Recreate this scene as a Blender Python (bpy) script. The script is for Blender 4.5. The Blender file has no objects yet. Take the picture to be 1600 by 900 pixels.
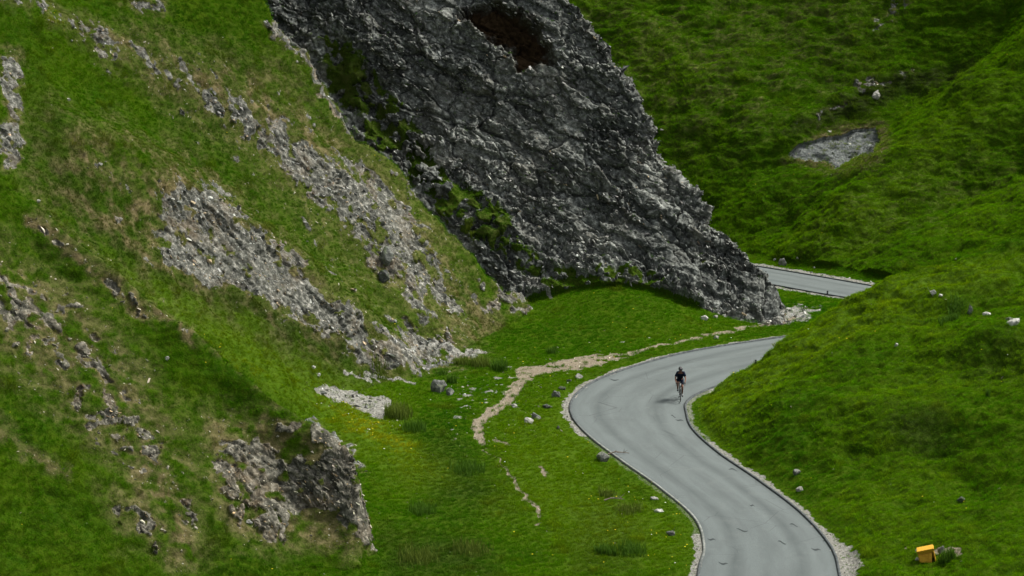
import bpy, bmesh, math, random
import numpy as np
from mathutils import Vector, Matrix

TUFT = 50.                   # grass tufts per square metre
Q = 1.0                      # terrain resolution factor
# ------------------------------------------------------------------ camera, sky, sun
sc = bpy.context.scene
PITCH = math.radians(13.2); FPX = 4450.0; HC = 38.0
cam_d = bpy.data.cameras.new("camera"); cam = bpy.data.objects.new("camera", cam_d)
sc.collection.objects.link(cam); sc.camera = cam
cam.location = (0, 0, HC); cam.rotation_euler = (math.pi/2 - PITCH, 0, 0)
cam_d.sensor_width = 36; cam_d.lens = FPX/1600*36
cam_d.clip_start = 1; cam_d.clip_end = 2000

SUN_AZ = math.radians(69)    # clockwise from +Y (away from camera) towards +X
SUN_EL = math.radians(55)
w = bpy.data.worlds.new("World"); sc.world = w; w.use_nodes = True
nt = w.node_tree; bg = nt.nodes["Background"]
sky = nt.nodes.new("ShaderNodeTexSky"); sky.sky_type = 'NISHITA'; sky.sun_disc = False
sky.sun_elevation = SUN_EL; sky.sun_rotation = SUN_AZ
sky.air_density = 1.0; sky.dust_density = 4.0; sky.ozone_density = 1.0
hs = nt.nodes.new("ShaderNodeHueSaturation"); hs.inputs['Saturation'].default_value = 0.25
nt.links.new(sky.outputs[0], hs.inputs['Color']); nt.links.new(hs.outputs[0], bg.inputs[0])
bg.inputs[1].default_value = 0.105
sd = bpy.data.lights.new("sun", 'SUN'); sd.energy = 3.3; sd.angle = math.radians(13); sd.color = (1.0, 0.96, 0.88)
so = bpy.data.objects.new("sun", sd); sc.collection.objects.link(so)
sdir = Vector((math.sin(SUN_AZ)*math.cos(SUN_EL), math.cos(SUN_AZ)*math.cos(SUN_EL), math.sin(SUN_EL)))
so.rotation_euler = sdir.to_track_quat('Z', 'Y').to_euler(); so.location = (60, 60, 90)
sc.view_settings.view_transform = 'Standard'; sc.view_settings.look = 'None'
sc.view_settings.exposure = 0.90; sc.view_settings.gamma = 1.0
sc.view_settings.use_curve_mapping = False
sc.cycles.max_bounces = 5; sc.cycles.diffuse_bounces = 3
sc.cycles.use_denoising = True
sc.render.use_persistent_data = False

rng = np.random.default_rng(7)
random.seed(7)
# ------------------------------------------------------------------ numpy noise
_perm = np.random.default_rng(3).permutation(256); _perm = np.concatenate([_perm, _perm, _perm]).astype(np.int32)
_g = np.random.default_rng(4).normal(size=(256, 3)); _g /= np.linalg.norm(_g, axis=1)[:, None]
_g = _g.astype(np.float32)
_rv = np.random.default_rng(5).random((256, 4)).astype(np.float32)

def noise3(x, y, z):
    x = np.asarray(x, np.float32); y = np.asarray(y, np.float32); z = np.asarray(z, np.float32)
    xi = np.floor(x); yi = np.floor(y); zi = np.floor(z)
    fx = x-xi; fy = y-yi; fz = z-zi
    xi = xi.astype(np.int32) & 255; yi = yi.astype(np.int32) & 255; zi = zi.astype(np.int32) & 255
    u = fx*fx*fx*(fx*(fx*6-15)+10); v = fy*fy*fy*(fy*(fy*6-15)+10); s = fz*fz*fz*(fz*(fz*6-15)+10)
    out = 0
    for dx in (0, 1):
        wx = u if dx else 1-u
        a = _perm[(xi+dx) & 255]
        for dy in (0, 1):
            wy = v if dy else 1-v
            b = _perm[a+((yi+dy) & 255)]
            for dz in (0, 1):
                wz = s if dz else 1-s
                g = _g[_perm[b+((zi+dz) & 255)] & 255]
                out = out + wx*wy*wz*(g[..., 0]*(fx-dx)+g[..., 1]*(fy-dy)+g[..., 2]*(fz-dz))
    return out*1.6

def fbm(x, y, z, octv=4, lac=2.03, gain=0.5):
    s = 0; a = 1.0; n = 0
    for i in range(octv):
        s = s + a*noise3(x+17.3*i, y-9.1*i, z+3.7*i); n += a
        x = x*lac; y = y*lac; z = z*lac; a *= gain
    return s/n

def ridged(x, y, z, octv=4):
    s = 0; a = 1.0; n = 0
    for i in range(octv):
        s = s + a*(1-2*np.abs(noise3(x+11.3*i, y-5.1*i, z+8.7*i))); n += a
        x = x*2.1; y = y*2.1; z = z*2.1; a *= 0.5
    return s/n

def cells(x, y, z):
    """voronoi: random value of the nearest cell, and F2-F1"""
    x = np.asarray(x, np.float32); y = np.asarray(y, np.float32); z = np.asarray(z, np.float32)
    xi = np.floor(x).astype(np.int32); yi = np.floor(y).astype(np.int32); zi = np.floor(z).astype(np.int32)
    f1 = np.full(x.shape, 9., np.float32); f2 = f1.copy(); val = np.zeros_like(f1)
    for dx in (-1, 0, 1):
        for dy in (-1, 0, 1):
            for dz in (-1, 0, 1):
                cx, cy, cz = xi+dx, yi+dy, zi+dz
                h = _perm[_perm[_perm[cx & 255]+(cy & 255)]+(cz & 255)]
                r = _rv[h]
                d = (cx+r[..., 0]-x)**2+(cy+r[..., 1]-y)**2+(cz+r[..., 2]-z)**2
                # tilted facet value inside a cell
                k = r[..., 3]+0.55*((r[..., 1]-.5)*(x-cx-r[..., 0])+(r[..., 0]-.5)*(z-cz-r[..., 2])*2)
                m = d < f1
                f2 = np.where(m, f1, np.minimum(f2, d)); val = np.where(m, k, val); f1 = np.where(m, d, f1)
    return val, np.sqrt(f2)-np.sqrt(f1)

def sstep(a, b, x):
    t = np.clip((x-a)/(b-a), 0, 1); return t*t*(3-2*t)
def smax(a, b, k):
    h = np.clip(0.5+0.5*(a-b)/k, 0, 1); return b*(1-h)+a*h+k*h*(1-h)
def smin(a, b, k): return -smax(-a, -b, k)

# ------------------------------------------------------------------ pixel <-> world
CP, SP = math.cos(PITCH), math.sin(PITCH)
def unproj(u, v, y):
    a = (u-800)/FPX; b = (450-v)/FPX; t = y/(CP+b*SP)
    return t*a, y, HC+t*(-SP+b*CP)
def proj(x, y, z):
    zz = z-HC; dep = y*CP-zz*SP; up = y*SP+zz*CP
    return 800+FPX*x/dep, 450-FPX*up/dep

# ------------------------------------------------------------------ road centre line (x, y, width)
RC = np.array([(9.4, 96, 5.8), (10.1, 104, 5.8), (10.5, 110.5, 5.7), (10.75, 114, 5.3), (10.3, 118.4, 4.7), (8.9, 123.2, 4.6),
               (7.4, 127.4, 4.7), (6.2, 131.5, 5.1), (5.75, 134.8, 5.6), (5.95, 137.6, 5.6), (7.2, 140.4, 5.6), (10.1, 143.9, 5.5),
               (13.2, 146.5, 5.4), (17, 149.6, 5.2), (21, 152.8, 5.0), (24.6, 157, 5.0), (25.6, 161.5, 5.0), (24.0, 165.6, 5.0),
               (20.6, 170.9, 5.0), (18.1, 175.2, 5.0), (15.4, 179.7, 5.0), (12.6, 183.8, 5.0), (8, 188.6, 5.0), (0, 194, 5.0), (-14, 199, 5.0)], float)
def catmull(P, n):
    out = []
    Pp = np.vstack([2*P[0]-P[1], P, 2*P[-1]-P[-2]])
    for i in range(1, len(Pp)-2):
        for t in np.linspace(0, 1, n, endpoint=False):
            p0, p1, p2, p3 = Pp[i-1:i+3]
            out.append(0.5*((2*p1)+(-p0+p2)*t+(2*p0-5*p1+4*p2-p3)*t*t+(-p0+3*p1-3*p2+p3)*t**3))
    out.append(P[-1]); return np.array(out)
RP = catmull(RC, 8)
RT = np.gradient(RP[:, :2], axis=0); RT /= np.linalg.norm(RT, axis=1)[:, None]
RN = np.stack([RT[:, 1], -RT[:, 0]], 1)      # right-hand normal (towards +x when heading +y)
def seg_dist(x, y, pts):
    best = np.full(np.shape(x), 1e9); par = np.zeros(np.shape(x))
    for i in range(len(pts)-1):
        ax, ay = pts[i][:2]; bx, by = pts[i+1][:2]
        dx, dy = bx-ax, by-ay; L = dx*dx+dy*dy+1e-12
        t = np.clip(((x-ax)*dx+(y-ay)*dy)/L, 0, 1)
        d = (x-ax-t*dx)**2+(y-ay-t*dy)**2
        m = d < best; best = np.where(m, d, best); par = np.where(m, i+t, par)
    return np.sqrt(best), par
RP4 = RP[::2]
def road_d(x, y):
    """distance outside the road's edge"""
    d, par = seg_dist(x, y, RP4)
    wd = np.interp(par, np.arange(len(RP4)), RP4[:, 2])
    return d-wd/2

# ------------------------------------------------------------------ height components
def z_floor(x, y):
    d = np.maximum(y-146, 0.); r = -0.11*d*d/(d+6)
    wgt = np.maximum(sstep(7, 14, x), sstep(163, 172, y))
    z = r*wgt
    z = z+1.25*np.exp(-((x-5.8)/5.8)**2)*sstep(149, 157.5, y)*(1-sstep(160, 170, y))
    z = z+0.05*np.maximum(-x-2, 0)**1.3*0.5
    return z
def curve(pts):
    a = np.array([unproj(u, v, y) for u, v, y in pts]); o = np.argsort(a[:, 0]); a = a[o]
    return lambda x: (np.interp(x, a[:, 0], a[:, 2]), np.interp(x, a[:, 0], a[:, 1]))
S1 = curve([(-700, -330, 126), (-150, 120, 120), (0, 275, 118), (60, 330, 118), (120, 382, 117.5), (200, 440, 117), (245, 480, 116.6), (285, 512, 116.2),
            (350, 570, 115.8), (400, 605, 115.3), (450, 640, 114.7), (500, 672, 114.2), (530, 700, 113.9), (550, 718, 113.7), (563, 745, 113.4),
            (568, 800, 113), (576, 850, 112.6), (600, 895, 112.3), (640, 950, 112), (760, 1040, 112)])
def z_spur(x, y):
    zr, yr = S1(x)
    d = yr-y
    near = zr-0.45*sstep(0, 1.5, d)-0.70*np.maximum(d, 0)
    ledge = np.exp(-((x+8.3)/2.0)**2)        # the outcrop near its toe falls away steeply
    near = near-ledge*1.7*sstep(0.4, 2.0, d)
    back = zr-0.30*sstep(0, 1, -d)-0.85*np.maximum(-d, 0)
    return np.where(d > 0, near, back)
KC = curve([(2600, 60, 148), (1900, 280, 144), (1600, 380, 142), (1500, 412, 141.5), (1430, 436, 141), (1380, 454, 141), (1340, 475, 141), (1290, 499, 140.5), (1225, 535, 140),
            (1150, 587, 138.5), (1100, 622, 137), (1078, 637, 136.5), (1060, 660, 136), (1000, 760, 136)])
def z_knoll(x, y, rd):
    zr, yr = KC(x)
    d = yr-y
    zt = np.minimum(.45+.19*np.maximum(x-12.5, 0), zr)
    near = zr-(zr-zt)*np.maximum(d, 0)/30-0.9*np.exp(-((x-20.5-(d-14)*0.15)/2.6)**2)*sstep(5, 11, d)*(1-sstep(18, 26, d))
    back = zr-0.62*np.maximum(-d-.8, 0)
    z = np.where(d > 0, near, back)
    right = sstep(9, 12, x+0*y)
    lim = (.20+.54*sstep(119, 134, y)+.6*sstep(12, 15, x)*sstep(130, 138, y))*(rd-0.35)+0.05
    z = smin(z, lim, 0.5)
    return np.where((x < 3) & (y < 150), -5.0, z)
CL = curve([(1232, 487, 156.4), (1215, 447, 157.5), (1186, 411, 158.5), (1150, 376, 159.5), (1113, 347, 160.4), (1104, 316, 161), (1070, 291, 161.5), (1034, 247, 162.3),
            (1029, 221, 162.5), (1000, 170, 163), (960, 88, 164), (955, 70, 164.1), (915, 30, 165), (895, 0, 165.5), (800, -130, 167), (500, -520, 171), (0, -1000, 176), (-600, -1500, 180)])
def z_cliff(x, y):
    zr, yr = CL(x)
    yb = np.interp(x, [-20, -5, 2, 6.5, 11, 15, 16], [156, 156, 156.2, 157.2, 156.2, 155.0, 155.6])
    zb = np.interp(x, [-20, 2, 6.5, 11, 15.5], [0, .6, 1.6, 0.7, -0.3])
    t = (yr-y)/np.maximum(yr-yb, .6)
    h = zr-zb
    near = zr-h*(t+0.10*np.sin(np.clip(t, 0, 1)*math.pi))
    near = np.where(t > 1, zb-h*1.0*(t-1), near)
    back = zr-1.5*(y-yr)
    toe = np.where(x > 15.6, -(x-15.6)*2.2, 0)
    return np.where(t > 0, near, back)+toe
X0 = ([60, 100, 115, 128, 140, 148, 155, 165, 300], [-32, -20.5, -15.8, -11, -6.4, -2.7, 2.1, 8, 40])
LC = curve([(300, -200, 152.5), (420, 0, 152.8), (500, 120, 153), (600, 240, 153.2), (700, 332, 153.6), (800, 430, 154.2), (860, 492, 154.8), (1000, 700, 155)])
RIBS = [  # px polylines with (width m, height m)
    ([(20, 20, 0), (190, 95, 0), (330, 150, 0), (480, 250, 0), (600, 385, 0), (655, 500, 0), (720, 545, 0)], 1.6, 0.9),
    ([(130, 250, 0), (260, 300, 0), (400, 400, 0), (500, 470, 0), (565, 520, 0), (620, 580, 0)], 1.8, 1.3)]
def z_left0(x, y):
    d = np.interp(y, *X0)-x
    return 1.12*d+.045*np.maximum(d-6, 0)**2*sstep(140, 151, y)*(1-sstep(12, 22, d)*.5)
def ray_hit(fn, u, v, y0=90, y1=300):
    ys = np.arange(y0, y1, .05); x, _, z = unproj(u, v, ys)
    h = fn(x, ys); i = int(np.argmax(z < h)); return x[i], ys[i], h[i]
RIBW = [([ray_hit(z_left0, u, v)[:2] for u, v, _ in pts], wd, hh) for pts, wd, hh in RIBS]
def z_left(x, y):
    z = z_left0(x, y)
    for pts, wd, hh in RIBW:
        d, par = seg_dist(x, y, pts)
        z = z+hh*np.exp(-(d/wd)**2)
    zc, yc = LC(x)
    yc = yc+.9*noise3(x/2.6, 3.3, 0*x)+.45*noise3(x/.9, 7.1, 0*x)
    d = y-yc
    return np.where(d > 0, np.minimum(z, z-1.6*d-z_left0(x, y)+z_left0(x, yc)), z)

HP = [(1190, 408, 187), (1240, 418, 183), (1300, 430, 179), (1380, 443, 174), (1500, 440, 171), (1600, 430, 168),
      (1040, 290, 199), (1110, 345, 194), (900, 0, 214), (1200, 0, 212), (1400, 0, 209), (1600, -20, 206), (1000, 100, 208), (1200, 200, 199), (1200, 300, 193), (1100, 200, 201),
      (1400, 235, 190.5), (1300, 335, 185.5), (1500, 142, 195), (1600, 50, 200),
      (1250, 320, 190), (1350, 240, 196), (1450, 160, 200.5), (1550, 75, 204), (1500, 300, 185), (1600, 200, 188.5), (1450, 385, 177), (1600, 330, 178)]
HPW = [unproj(*p) for p in HP]+[(-40, 215, 12), (-10, 205, -3), (-60, 300, 60), (0, 300, 62), (70, 300, 70), (60, 230, 30), (70, 180, 14), (50, 160, 6), (-20, 185, -6), (0, 183, -6.)]
_hp = np.array(HPW); _s = 30.0
def _tps(r2): return 0.5*r2*np.log(r2+1e-9)
def _fit():
    X = _hp[:, :2]/_s; n = len(X)
    K = _tps(((X[:, None]-X[None])**2).sum(-1))+np.eye(n)*2e-3
    Pm = np.hstack([np.ones((n, 1)), X]); A = np.block([[K, Pm], [Pm.T, np.zeros((3, 3))]])
    return np.linalg.solve(A, np.concatenate([_hp[:, 2], np.zeros(3)]))
_w = _fit()
FARW = []
def z_far(x, y):
    xs = x/_s; ys = y/_s; o = _w[-3]+_w[-2]*xs+_w[-1]*ys
    for i, (hx, hy, _) in enumerate(_hp):
        o = o+_w[i]*_tps((xs-hx/_s)**2+(ys-hy/_s)**2)
    for pts, wd, hh in FARW:
        d, _ = seg_dist(x, y, pts); o = o+hh*np.exp(-(d/wd)**2)
    return np.where(y < 163, o-(163-y)*1.0, o)

_f = []
for pts, wd, hh in (([(1245, 400), (1310, 345), (1415, 250), (1515, 155), (1610, 70)], 3.4, .45), ([(1225, 360), (1255, 315), (1345, 215), (1445, 130), (1560, 40)], 2.6, -.6),
                    ([(1240, 205), (1310, 170), (1410, 112)], .8, .7), ([(1330, 400), (1420, 330), (1600, 250)], 2.0, -.6), ([(1100, 330), (1180, 270), (1260, 240)], 1.6, -.6)):
    _f.append(([ray_hit(z_far, u, v, 165)[:2] for u, v in pts], wd, hh))
FARW = _f
NAMES = ['valley_floor', 'hillside_spur', 'knoll', 'cliff', 'hillside', 'far_hillside']
def height(x, y):
    rd = road_d(x, y)
    fl = z_floor(x, y)
    comp = [fl, z_spur(x, y), z_knoll(x, y, rd), z_cliff(x, y), z_left(x, y), z_far(x, y)]
    ks = [0, .8, .5, .5, .8, 1.5]
    best = comp[0]; cid = np.zeros(np.shape(x), np.int8)
    for i in range(1, 6):
        c = comp[i]
        if i in (1, 5):
            f = sstep(1.0, 3.0, rd); c = np.where(rd < 3, fl-1+f*(c-fl+1), c)
        cid = np.where(c > best, i, cid)
        best = smax(best, c, ks[i])
    z = np.where(rd < .6, np.minimum(best, fl+0.02), best)
    f = sstep(0.3, 1.4, rd); z = fl+(best-fl)*f
    z = z-0.05*(1-sstep(-.25, .0, rd))
    return z, cid, rd

# ------------------------------------------------------------------ warped terrain grid
du = 1.25/Q
uin = np.arange(-130, 1730+du, du)
k = np.arange(1, 46); ext = np.cumsum(du*1.12**k*1.6); ext = ext[ext < 2600]
U = np.concatenate([(-130-ext)[::-1], uin, 1730+ext])
TA = (U-800)/FPX                      # x / depth
nC = len(U); nR = int(1750*Q)
ci = np.unique(np.concatenate([np.arange(0, nC, 10), [nC-1]]))
yf = np.concatenate([np.linspace(70, 98, 40, endpoint=False), np.linspace(98, 236, 1400, endpoint=False), np.linspace(236, 340, 60)])
XX = (TA[ci][:, None])*yf[None]*1.01
YY = np.broadcast_to(yf[None], XX.shape)
ZZ, _, _ = height(XX, YY)
_, VV = proj(XX, YY, ZZ)
run = np.minimum.accumulate(VV, axis=1)
dv = np.diff(VV, axis=1); vis = (VV[:, 1:] <= run[:, 1:]+2) & (VV[:, 1:] > -60) & (VV[:, 1:] < 960)
dm = np.abs(dv)*np.where(vis, 1.0, .22)+np.diff(yf)[None]*0.6
dm = np.minimum(dm, 40)
M = np.concatenate([np.zeros((len(ci), 1)), np.cumsum(dm, axis=1)], axis=1); M /= M[:, -1:]
rowsY = np.array([np.interp(np.linspace(0, 1, nR), M[i], yf) for i in range(len(ci))])
for _ in range(2):
    pz = np.vstack([rowsY[:1], rowsY, rowsY[-1:]]); rowsY = (pz[:-2]+2*pz[1:-1]+pz[2:])/4
Y = np.empty((nC, nR))
for r in range(nR): Y[:, r] = np.interp(np.arange(nC), ci, rowsY[:, r])
X = TA[:, None]*Y*1.01
Z, CID, RD = height(X, Y)
X = X.astype(np.float32); Y = Y.astype(np.float32); Z = Z.astype(np.float32)
PU, PV = proj(X, Y, Z)
GX = X.copy(); GY = Y.copy()

# ------------------------------------------------------------------ masks (where rock, gravel, soil ... lie on the ground)
nA = fbm(X/2.2, Y/2.2, Z/2.2, 4); nB = fbm(X/0.7+40, Y/0.7, Z/0.7, 3); nD = fbm(X/7+9, Y/7, Z/7, 3)
nF = fbm(X/.45+11, Y/.45, Z/.45, 3)
WU = PU+34*nA+22*nB; WV = PV+26*nD+26*fbm(X/1.1+70, Y/1.1, Z/1.1, 4)
def poly(pts, soft=10, comps=None, bias=0., warp=1.):
    u = PU+(WU-PU)*warp; v = PV+(WV-PV)*warp
    m = np.zeros(u.shape, np.float32)
    p = np.array(pts, float); lo = p.min(0)-3*soft-5; hi = p.max(0)+3*soft+5
    s = (u > lo[0]) & (u < hi[0]) & (v > lo[1]) & (v < hi[1])
    if comps is not None: s &= np.isin(CID, comps)
    uu = u[s]; vv = v[s]; q = np.vstack([p, p[:1]])
    d, _ = seg_dist(uu, vv, q)
    ins = np.zeros(uu.shape, bool)
    for i in range(len(q)-1):
        x1, y1 = q[i]; x2, y2 = q[i+1]
        c = ((y1 > vv) != (y2 > vv)) & (uu < (x2-x1)*(vv-y1)/(y2-y1+1e-9)+x1); ins ^= c
    m[s] = np.clip(.5+(np.where(ins, d, -d)+bias)/(2*soft), 0, 1)
    return m
def band(pts, soft=.5, comps=None, warp=1.):
    """pts: (u, v, halfwidth)"""
    u = PU+(WU-PU)*warp; v = PV+(WV-PV)*warp
    p = np.array(pts, float); W = p[:, 2].max()*2.2
    lo = p.min(0)[:2]-W; hi = p.max(0)[:2]+W
    s = (u > lo[0]) & (u < hi[0]) & (v > lo[1]) & (v < hi[1])
    if comps is not None: s &= np.isin(CID, comps)
    m = np.zeros(u.shape, np.float32)
    d, par = seg_dist(u[s], v[s], p)
    wd = np.interp(par, np.arange(len(p)), p[:, 2])
    m[s] = np.clip((1+soft-d/wd)/(2*soft), 0, 1)
    return m
def mx(*a):
    o = a[0]
    for b in a[1:]: o = np.maximum(o, b)
    return o
FL, SPU, KN, CLF, LFT, FAR = range(6)
brk = sstep(-.35, .25, nB+.6*nA)          # broken cover
brk2 = sstep(-.05, .45, nB*.7+.7*nA)
rock = np.where(CID == CLF, 1.0, 0.0).astype(np.float32)
# turf and moss on the left part of the cliff, grey scree under it
mossy = mx(poly([(480, 60), (560, 90), (640, 190), (700, 270), (790, 330), (800, 380), (740, 350), (640, 260), (560, 190)], 28, [CLF])*0.85,
           poly([(560, 200), (640, 230), (760, 330), (850, 400), (850, 440), (760, 400), (600, 260)], 20, [CLF])*0.6,
           poly([(690, 315), (800, 330), (800, 370), (740, 370)], 12, [CLF])*0.9,
           poly([(860, 425), (960, 405), (1060, 440), (1000, 470), (860, 475)], 8, [CLF])*0.5)
rock = rock*(1-np.clip(mossy*1.5, 0, 1)*sstep(-.12, .12, .8*nF+.7*nB+.5*nA+.1))
ribA = mx(band([(20, 0, 14), (190, 80, 22), (330, 150, 17), (400, 200, 20), (480, 255, 34), (560, 310, 46), (620, 385, 44), (660, 430, 26), (700, 470, 18)], .7, [LFT]),
          band([(640, 440, 14), (650, 505, 12)], .6, [LFT]), band([(590, 390, 24), (612, 430, 22)], .6, [LFT]),
          poly([(560, 525), (640, 520), (760, 548), (700, 575), (600, 580)], 14, [LFT, FL])*.9)
ribB = mx(poly([(250, 285), (330, 300), (420, 370), (500, 440), (570, 500), (575, 525), (520, 520), (420, 470), (330, 445), (260, 400), (235, 330)], 14, [LFT]),
          band([(140, 250, 14), (250, 320, 16)], .8, [LFT])*.6, poly([(520, 520), (600, 560), (630, 600), (560, 575)], 12, [LFT, FL])*.7)
edgeC = band([(425, 30, 7), (470, 75, 13), (500, 125, 7), (520, 165, 9), (560, 200, 5)], .7, [LFT])
edgeC2 = band([(620, 270, 4), (680, 320, 7), (740, 370, 6), (790, 420, 22), (830, 470, 28), (850, 490, 14)], .7, [LFT, CLF])
topL = poly([(0, 70), (30, 80), (42, 200), (30, 260), (0, 275)], 9, [LFT, SPU])
top2 = poly([(150, -30), (260, -30), (260, 20), (180, 15)], 12, [LFT])
wide = mx(band([(190, 75, 30), (330, 150, 42), (480, 255, 62), (570, 330, 80), (650, 440, 60), (720, 530, 30)], .9, [LFT]),
          poly([(230, 270), (330, 290), (430, 370), (520, 440), (600, 510), (620, 590), (520, 530), (410, 490), (310, 450), (230, 390)], 32, [LFT]))*.42
rock = mx(rock, wide, ribA*sstep(-.45, .1, nB+.6*nA+.12)*(.52+.48*sstep(250, 520, PU)), ribB*sstep(-.5, .0, nB+.6*nA+.2)*(.60+.40*sstep(220, 380, PU)), edgeC*.75, edgeC2*.8*brk, topL*.68, top2*.7*brk)
sB1 = band([(0, 440, 28), (60, 500, 40), (130, 560, 30), (170, 590, 16)], .9, [SPU])
sB2 = band([(150, 620, 30), (210, 680, 36), (255, 705, 24), (280, 760, 10), (310, 800, 8)], .8, [SPU])
sB3 = mx(poly([(330, 700), (400, 690), (450, 720), (540, 705), (575, 740), (578, 800), (590, 862), (555, 850), (530, 790), (450, 800), (440, 845), (370, 790), (335, 740)], 10, [SPU]),
         band([(440, 665, 8), (500, 675, 8), (545, 712, 10), (560, 735, 8)], .8, [SPU, FL]))
sB4 = band([(215, 800, 20), (260, 840, 18)], .8, [SPU])*.8
sE = band([(60, 350, 5), (110, 385, 10), (170, 425, 8), (215, 470, 4), (255, 490, 8), (285, 512, 6)], .8, [SPU])
rock = mx(rock, sB1*sstep(-.25, .3, nB+.3*nA)*.85, sB2*sstep(-.25, .3, nB+.3*nA)*.9, sB3*sstep(-.5, .1, nB+.5*nA+.1), sB4*brk2, sE*brk2*.8)
kr = mx(band([(1350, 150, 7), (1385, 128, 8), (1415, 115, 5)], .7, [FAR]), band([(1262, 195, 5), (1320, 160, 5)], .8, [FAR])*.7, band([(1370, 45, 7), (1400, 25, 7), (1410, 0, 5)], .8, [FAR])*.8)
rock = mx(rock, kr*sstep(-.2, .1, nB))
rock = mx(rock, poly([(650, 480), (760, 520), (770, 560), (600, 590), (540, 560), (560, 520)], 25, [LFT, FL])*brk2*.8,
          poly([(740, 380), (800, 400), (870, 470), (850, 500), (800, 500), (740, 440)], 22, [LFT, CLF])*brk*.75,
          poly([(90, 230), (250, 290), (330, 440), (260, 440), (160, 330)], 40, [LFT])*brk2*.55,
          poly([(330, 120), (480, 190), (640, 330), (760, 440), (720, 500), (600, 330), (420, 200)], 25, [LFT])*brk2*.6)
gravel = mx(poly([(1228, 240), (1250, 226), (1290, 215), (1340, 203), (1370, 201), (1378, 228), (1366, 243), (1335, 257), (1308, 266), (1290, 256), (1262, 255), (1238, 250)], 2.5, [FAR], warp=.15),
            poly([(487, 608), (520, 606), (560, 618), (612, 625), (608, 642), (596, 655), (560, 642), (520, 625)], 4, [LFT, FL], warp=.3),
            band([(640, 545, 5), (690, 540, 8), (750, 548, 4)], .8, [LFT, FL], .6)*.8,
            poly([(1185, 503), (1235, 475), (1290, 478), (1262, 497), (1215, 508)], 6, warp=.4)*.9,
            band([(540, 585, 5), (600, 598, 5), (650, 603, 4)], .9, [LFT, FL])*.8,
            band([(820, 440, 10), (850, 460, 8), (875, 470, 4)], .7)*.9)
soil = mx(band([(1240, 497, 3.5), (1180, 512, 3), (1100, 525, 1.8), (1030, 540, 2.2), (975, 556, 4), (930, 563, 12), (890, 570, 11), (850, 578, 9), (815, 588, 12), (812, 600, 10),
                (800, 615, 9), (785, 632, 7), (765, 645, 7), (748, 660, 10), (750, 680, 8), (757, 690, 4)], .35, None, .25),
          band([(775, 687, 3), (795, 695, 2)], .5, None, .3), band([(755, 700, 1.5), (780, 725, 2), (800, 745, 2.5), (815, 775, 3.5), (835, 795, 6), (838, 815, 4)], .7, None, .4),
          band([(850, 733, 3), (856, 741, 3)], .6, None, .3), band([(470, 60, 6), (500, 120, 5)], .6, [LFT], .5)*.8,
          band([(500, 150, 5), (520, 170, 6), (540, 195, 4)], .6, [LFT], .5)*.7)
stony = mx(poly([(700, 600), (760, 585), (830, 575), (800, 620), (760, 640), (720, 680), (700, 650)], 20, [FL, LFT], warp=1)*.8,
           poly([(860, 560), (900, 535), (960, 525), (1040, 530), (1010, 545), (950, 565)], 12, [FL])*.5,
           poly([(680, 890), (760, 885), (860, 890), (860, 910), (680, 910)], 10)*.5)
gravel = mx(gravel, stony*sstep(-.0, .35, nB)*.9)
verge = np.clip(1-(RD-.0)/(0.42+0.35*(nA+.3)+.35*nF+0.8*np.exp(-(((GX-14.8)/1.6)**2+((GY-112.3)/2.2)**2))+.8*sstep(164, 168, GY)*(GX > 13)), 0, 1)*(RD > -.3)
verge = np.where(CID == CLF, 0, verge)
vf = np.where((GX < 9.2) & (GY > 116) & (GY < 131), .45, 1.)*np.where((GX > 7) & (GX < 10) & (GY > 130) & (GY < 142), .5, 1.)
gravel = mx(gravel, sstep(.0, .45, verge)*vf)
soil = soil*sstep(-.75, -.1, nB+.5*nA)
soil = mx(soil, band([(1418, 862, 6), (1500, 868, 6)], .8, [KN, FL], .3)*.7)
tb = np.where(CID == CLF, 1., .0)
earth = mx(wide*1.3, band([(-20, 420, 45), (60, 500, 70), (140, 575, 60), (200, 660, 55), (250, 740, 45), (285, 850, 25)], .9, [SPU])*.8,
           band([(-20, 650, 12), (50, 710, 12), (100, 750, 8)], .9, [SPU])*.6, poly([(320, 640), (450, 640), (570, 720), (600, 870), (520, 860), (380, 840), (320, 760)], 25, [SPU])*.7,
           band([(40, 330, 8), (110, 385, 12), (170, 425, 12), (215, 470, 10), (255, 490, 10), (300, 525, 6)], .8, [SPU, LFT])*.9)
rim = np.clip(np.maximum(rock, earth*1.25*sstep(-.45, .25, nB+.5*nF+.4*fbm((X*.69-Z*.72)/3.5, Y/.7, (X*.72+Z*.69)/1.2, 3))), 0, 1)
nS = fbm((X*.69-Z*.72)/3.2, Y/.8, (X*.72+Z*.69)/.9, 3)
spk = np.where(CID == SPU, .02, .08)
rock = np.where(CID == CLF, rock, sstep(.36, .58, rock*1.05+np.where(CID == SPU, .75, .5)*nF+.25*nB+.55*nS-spk)*(rock > .03))
gravel = np.where(RD > 1.0, sstep(.32, .66, gravel+.42*nF), gravel)
soil = sstep(.38, .74, soil*.95+.55*nF+.22*nB)
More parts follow.
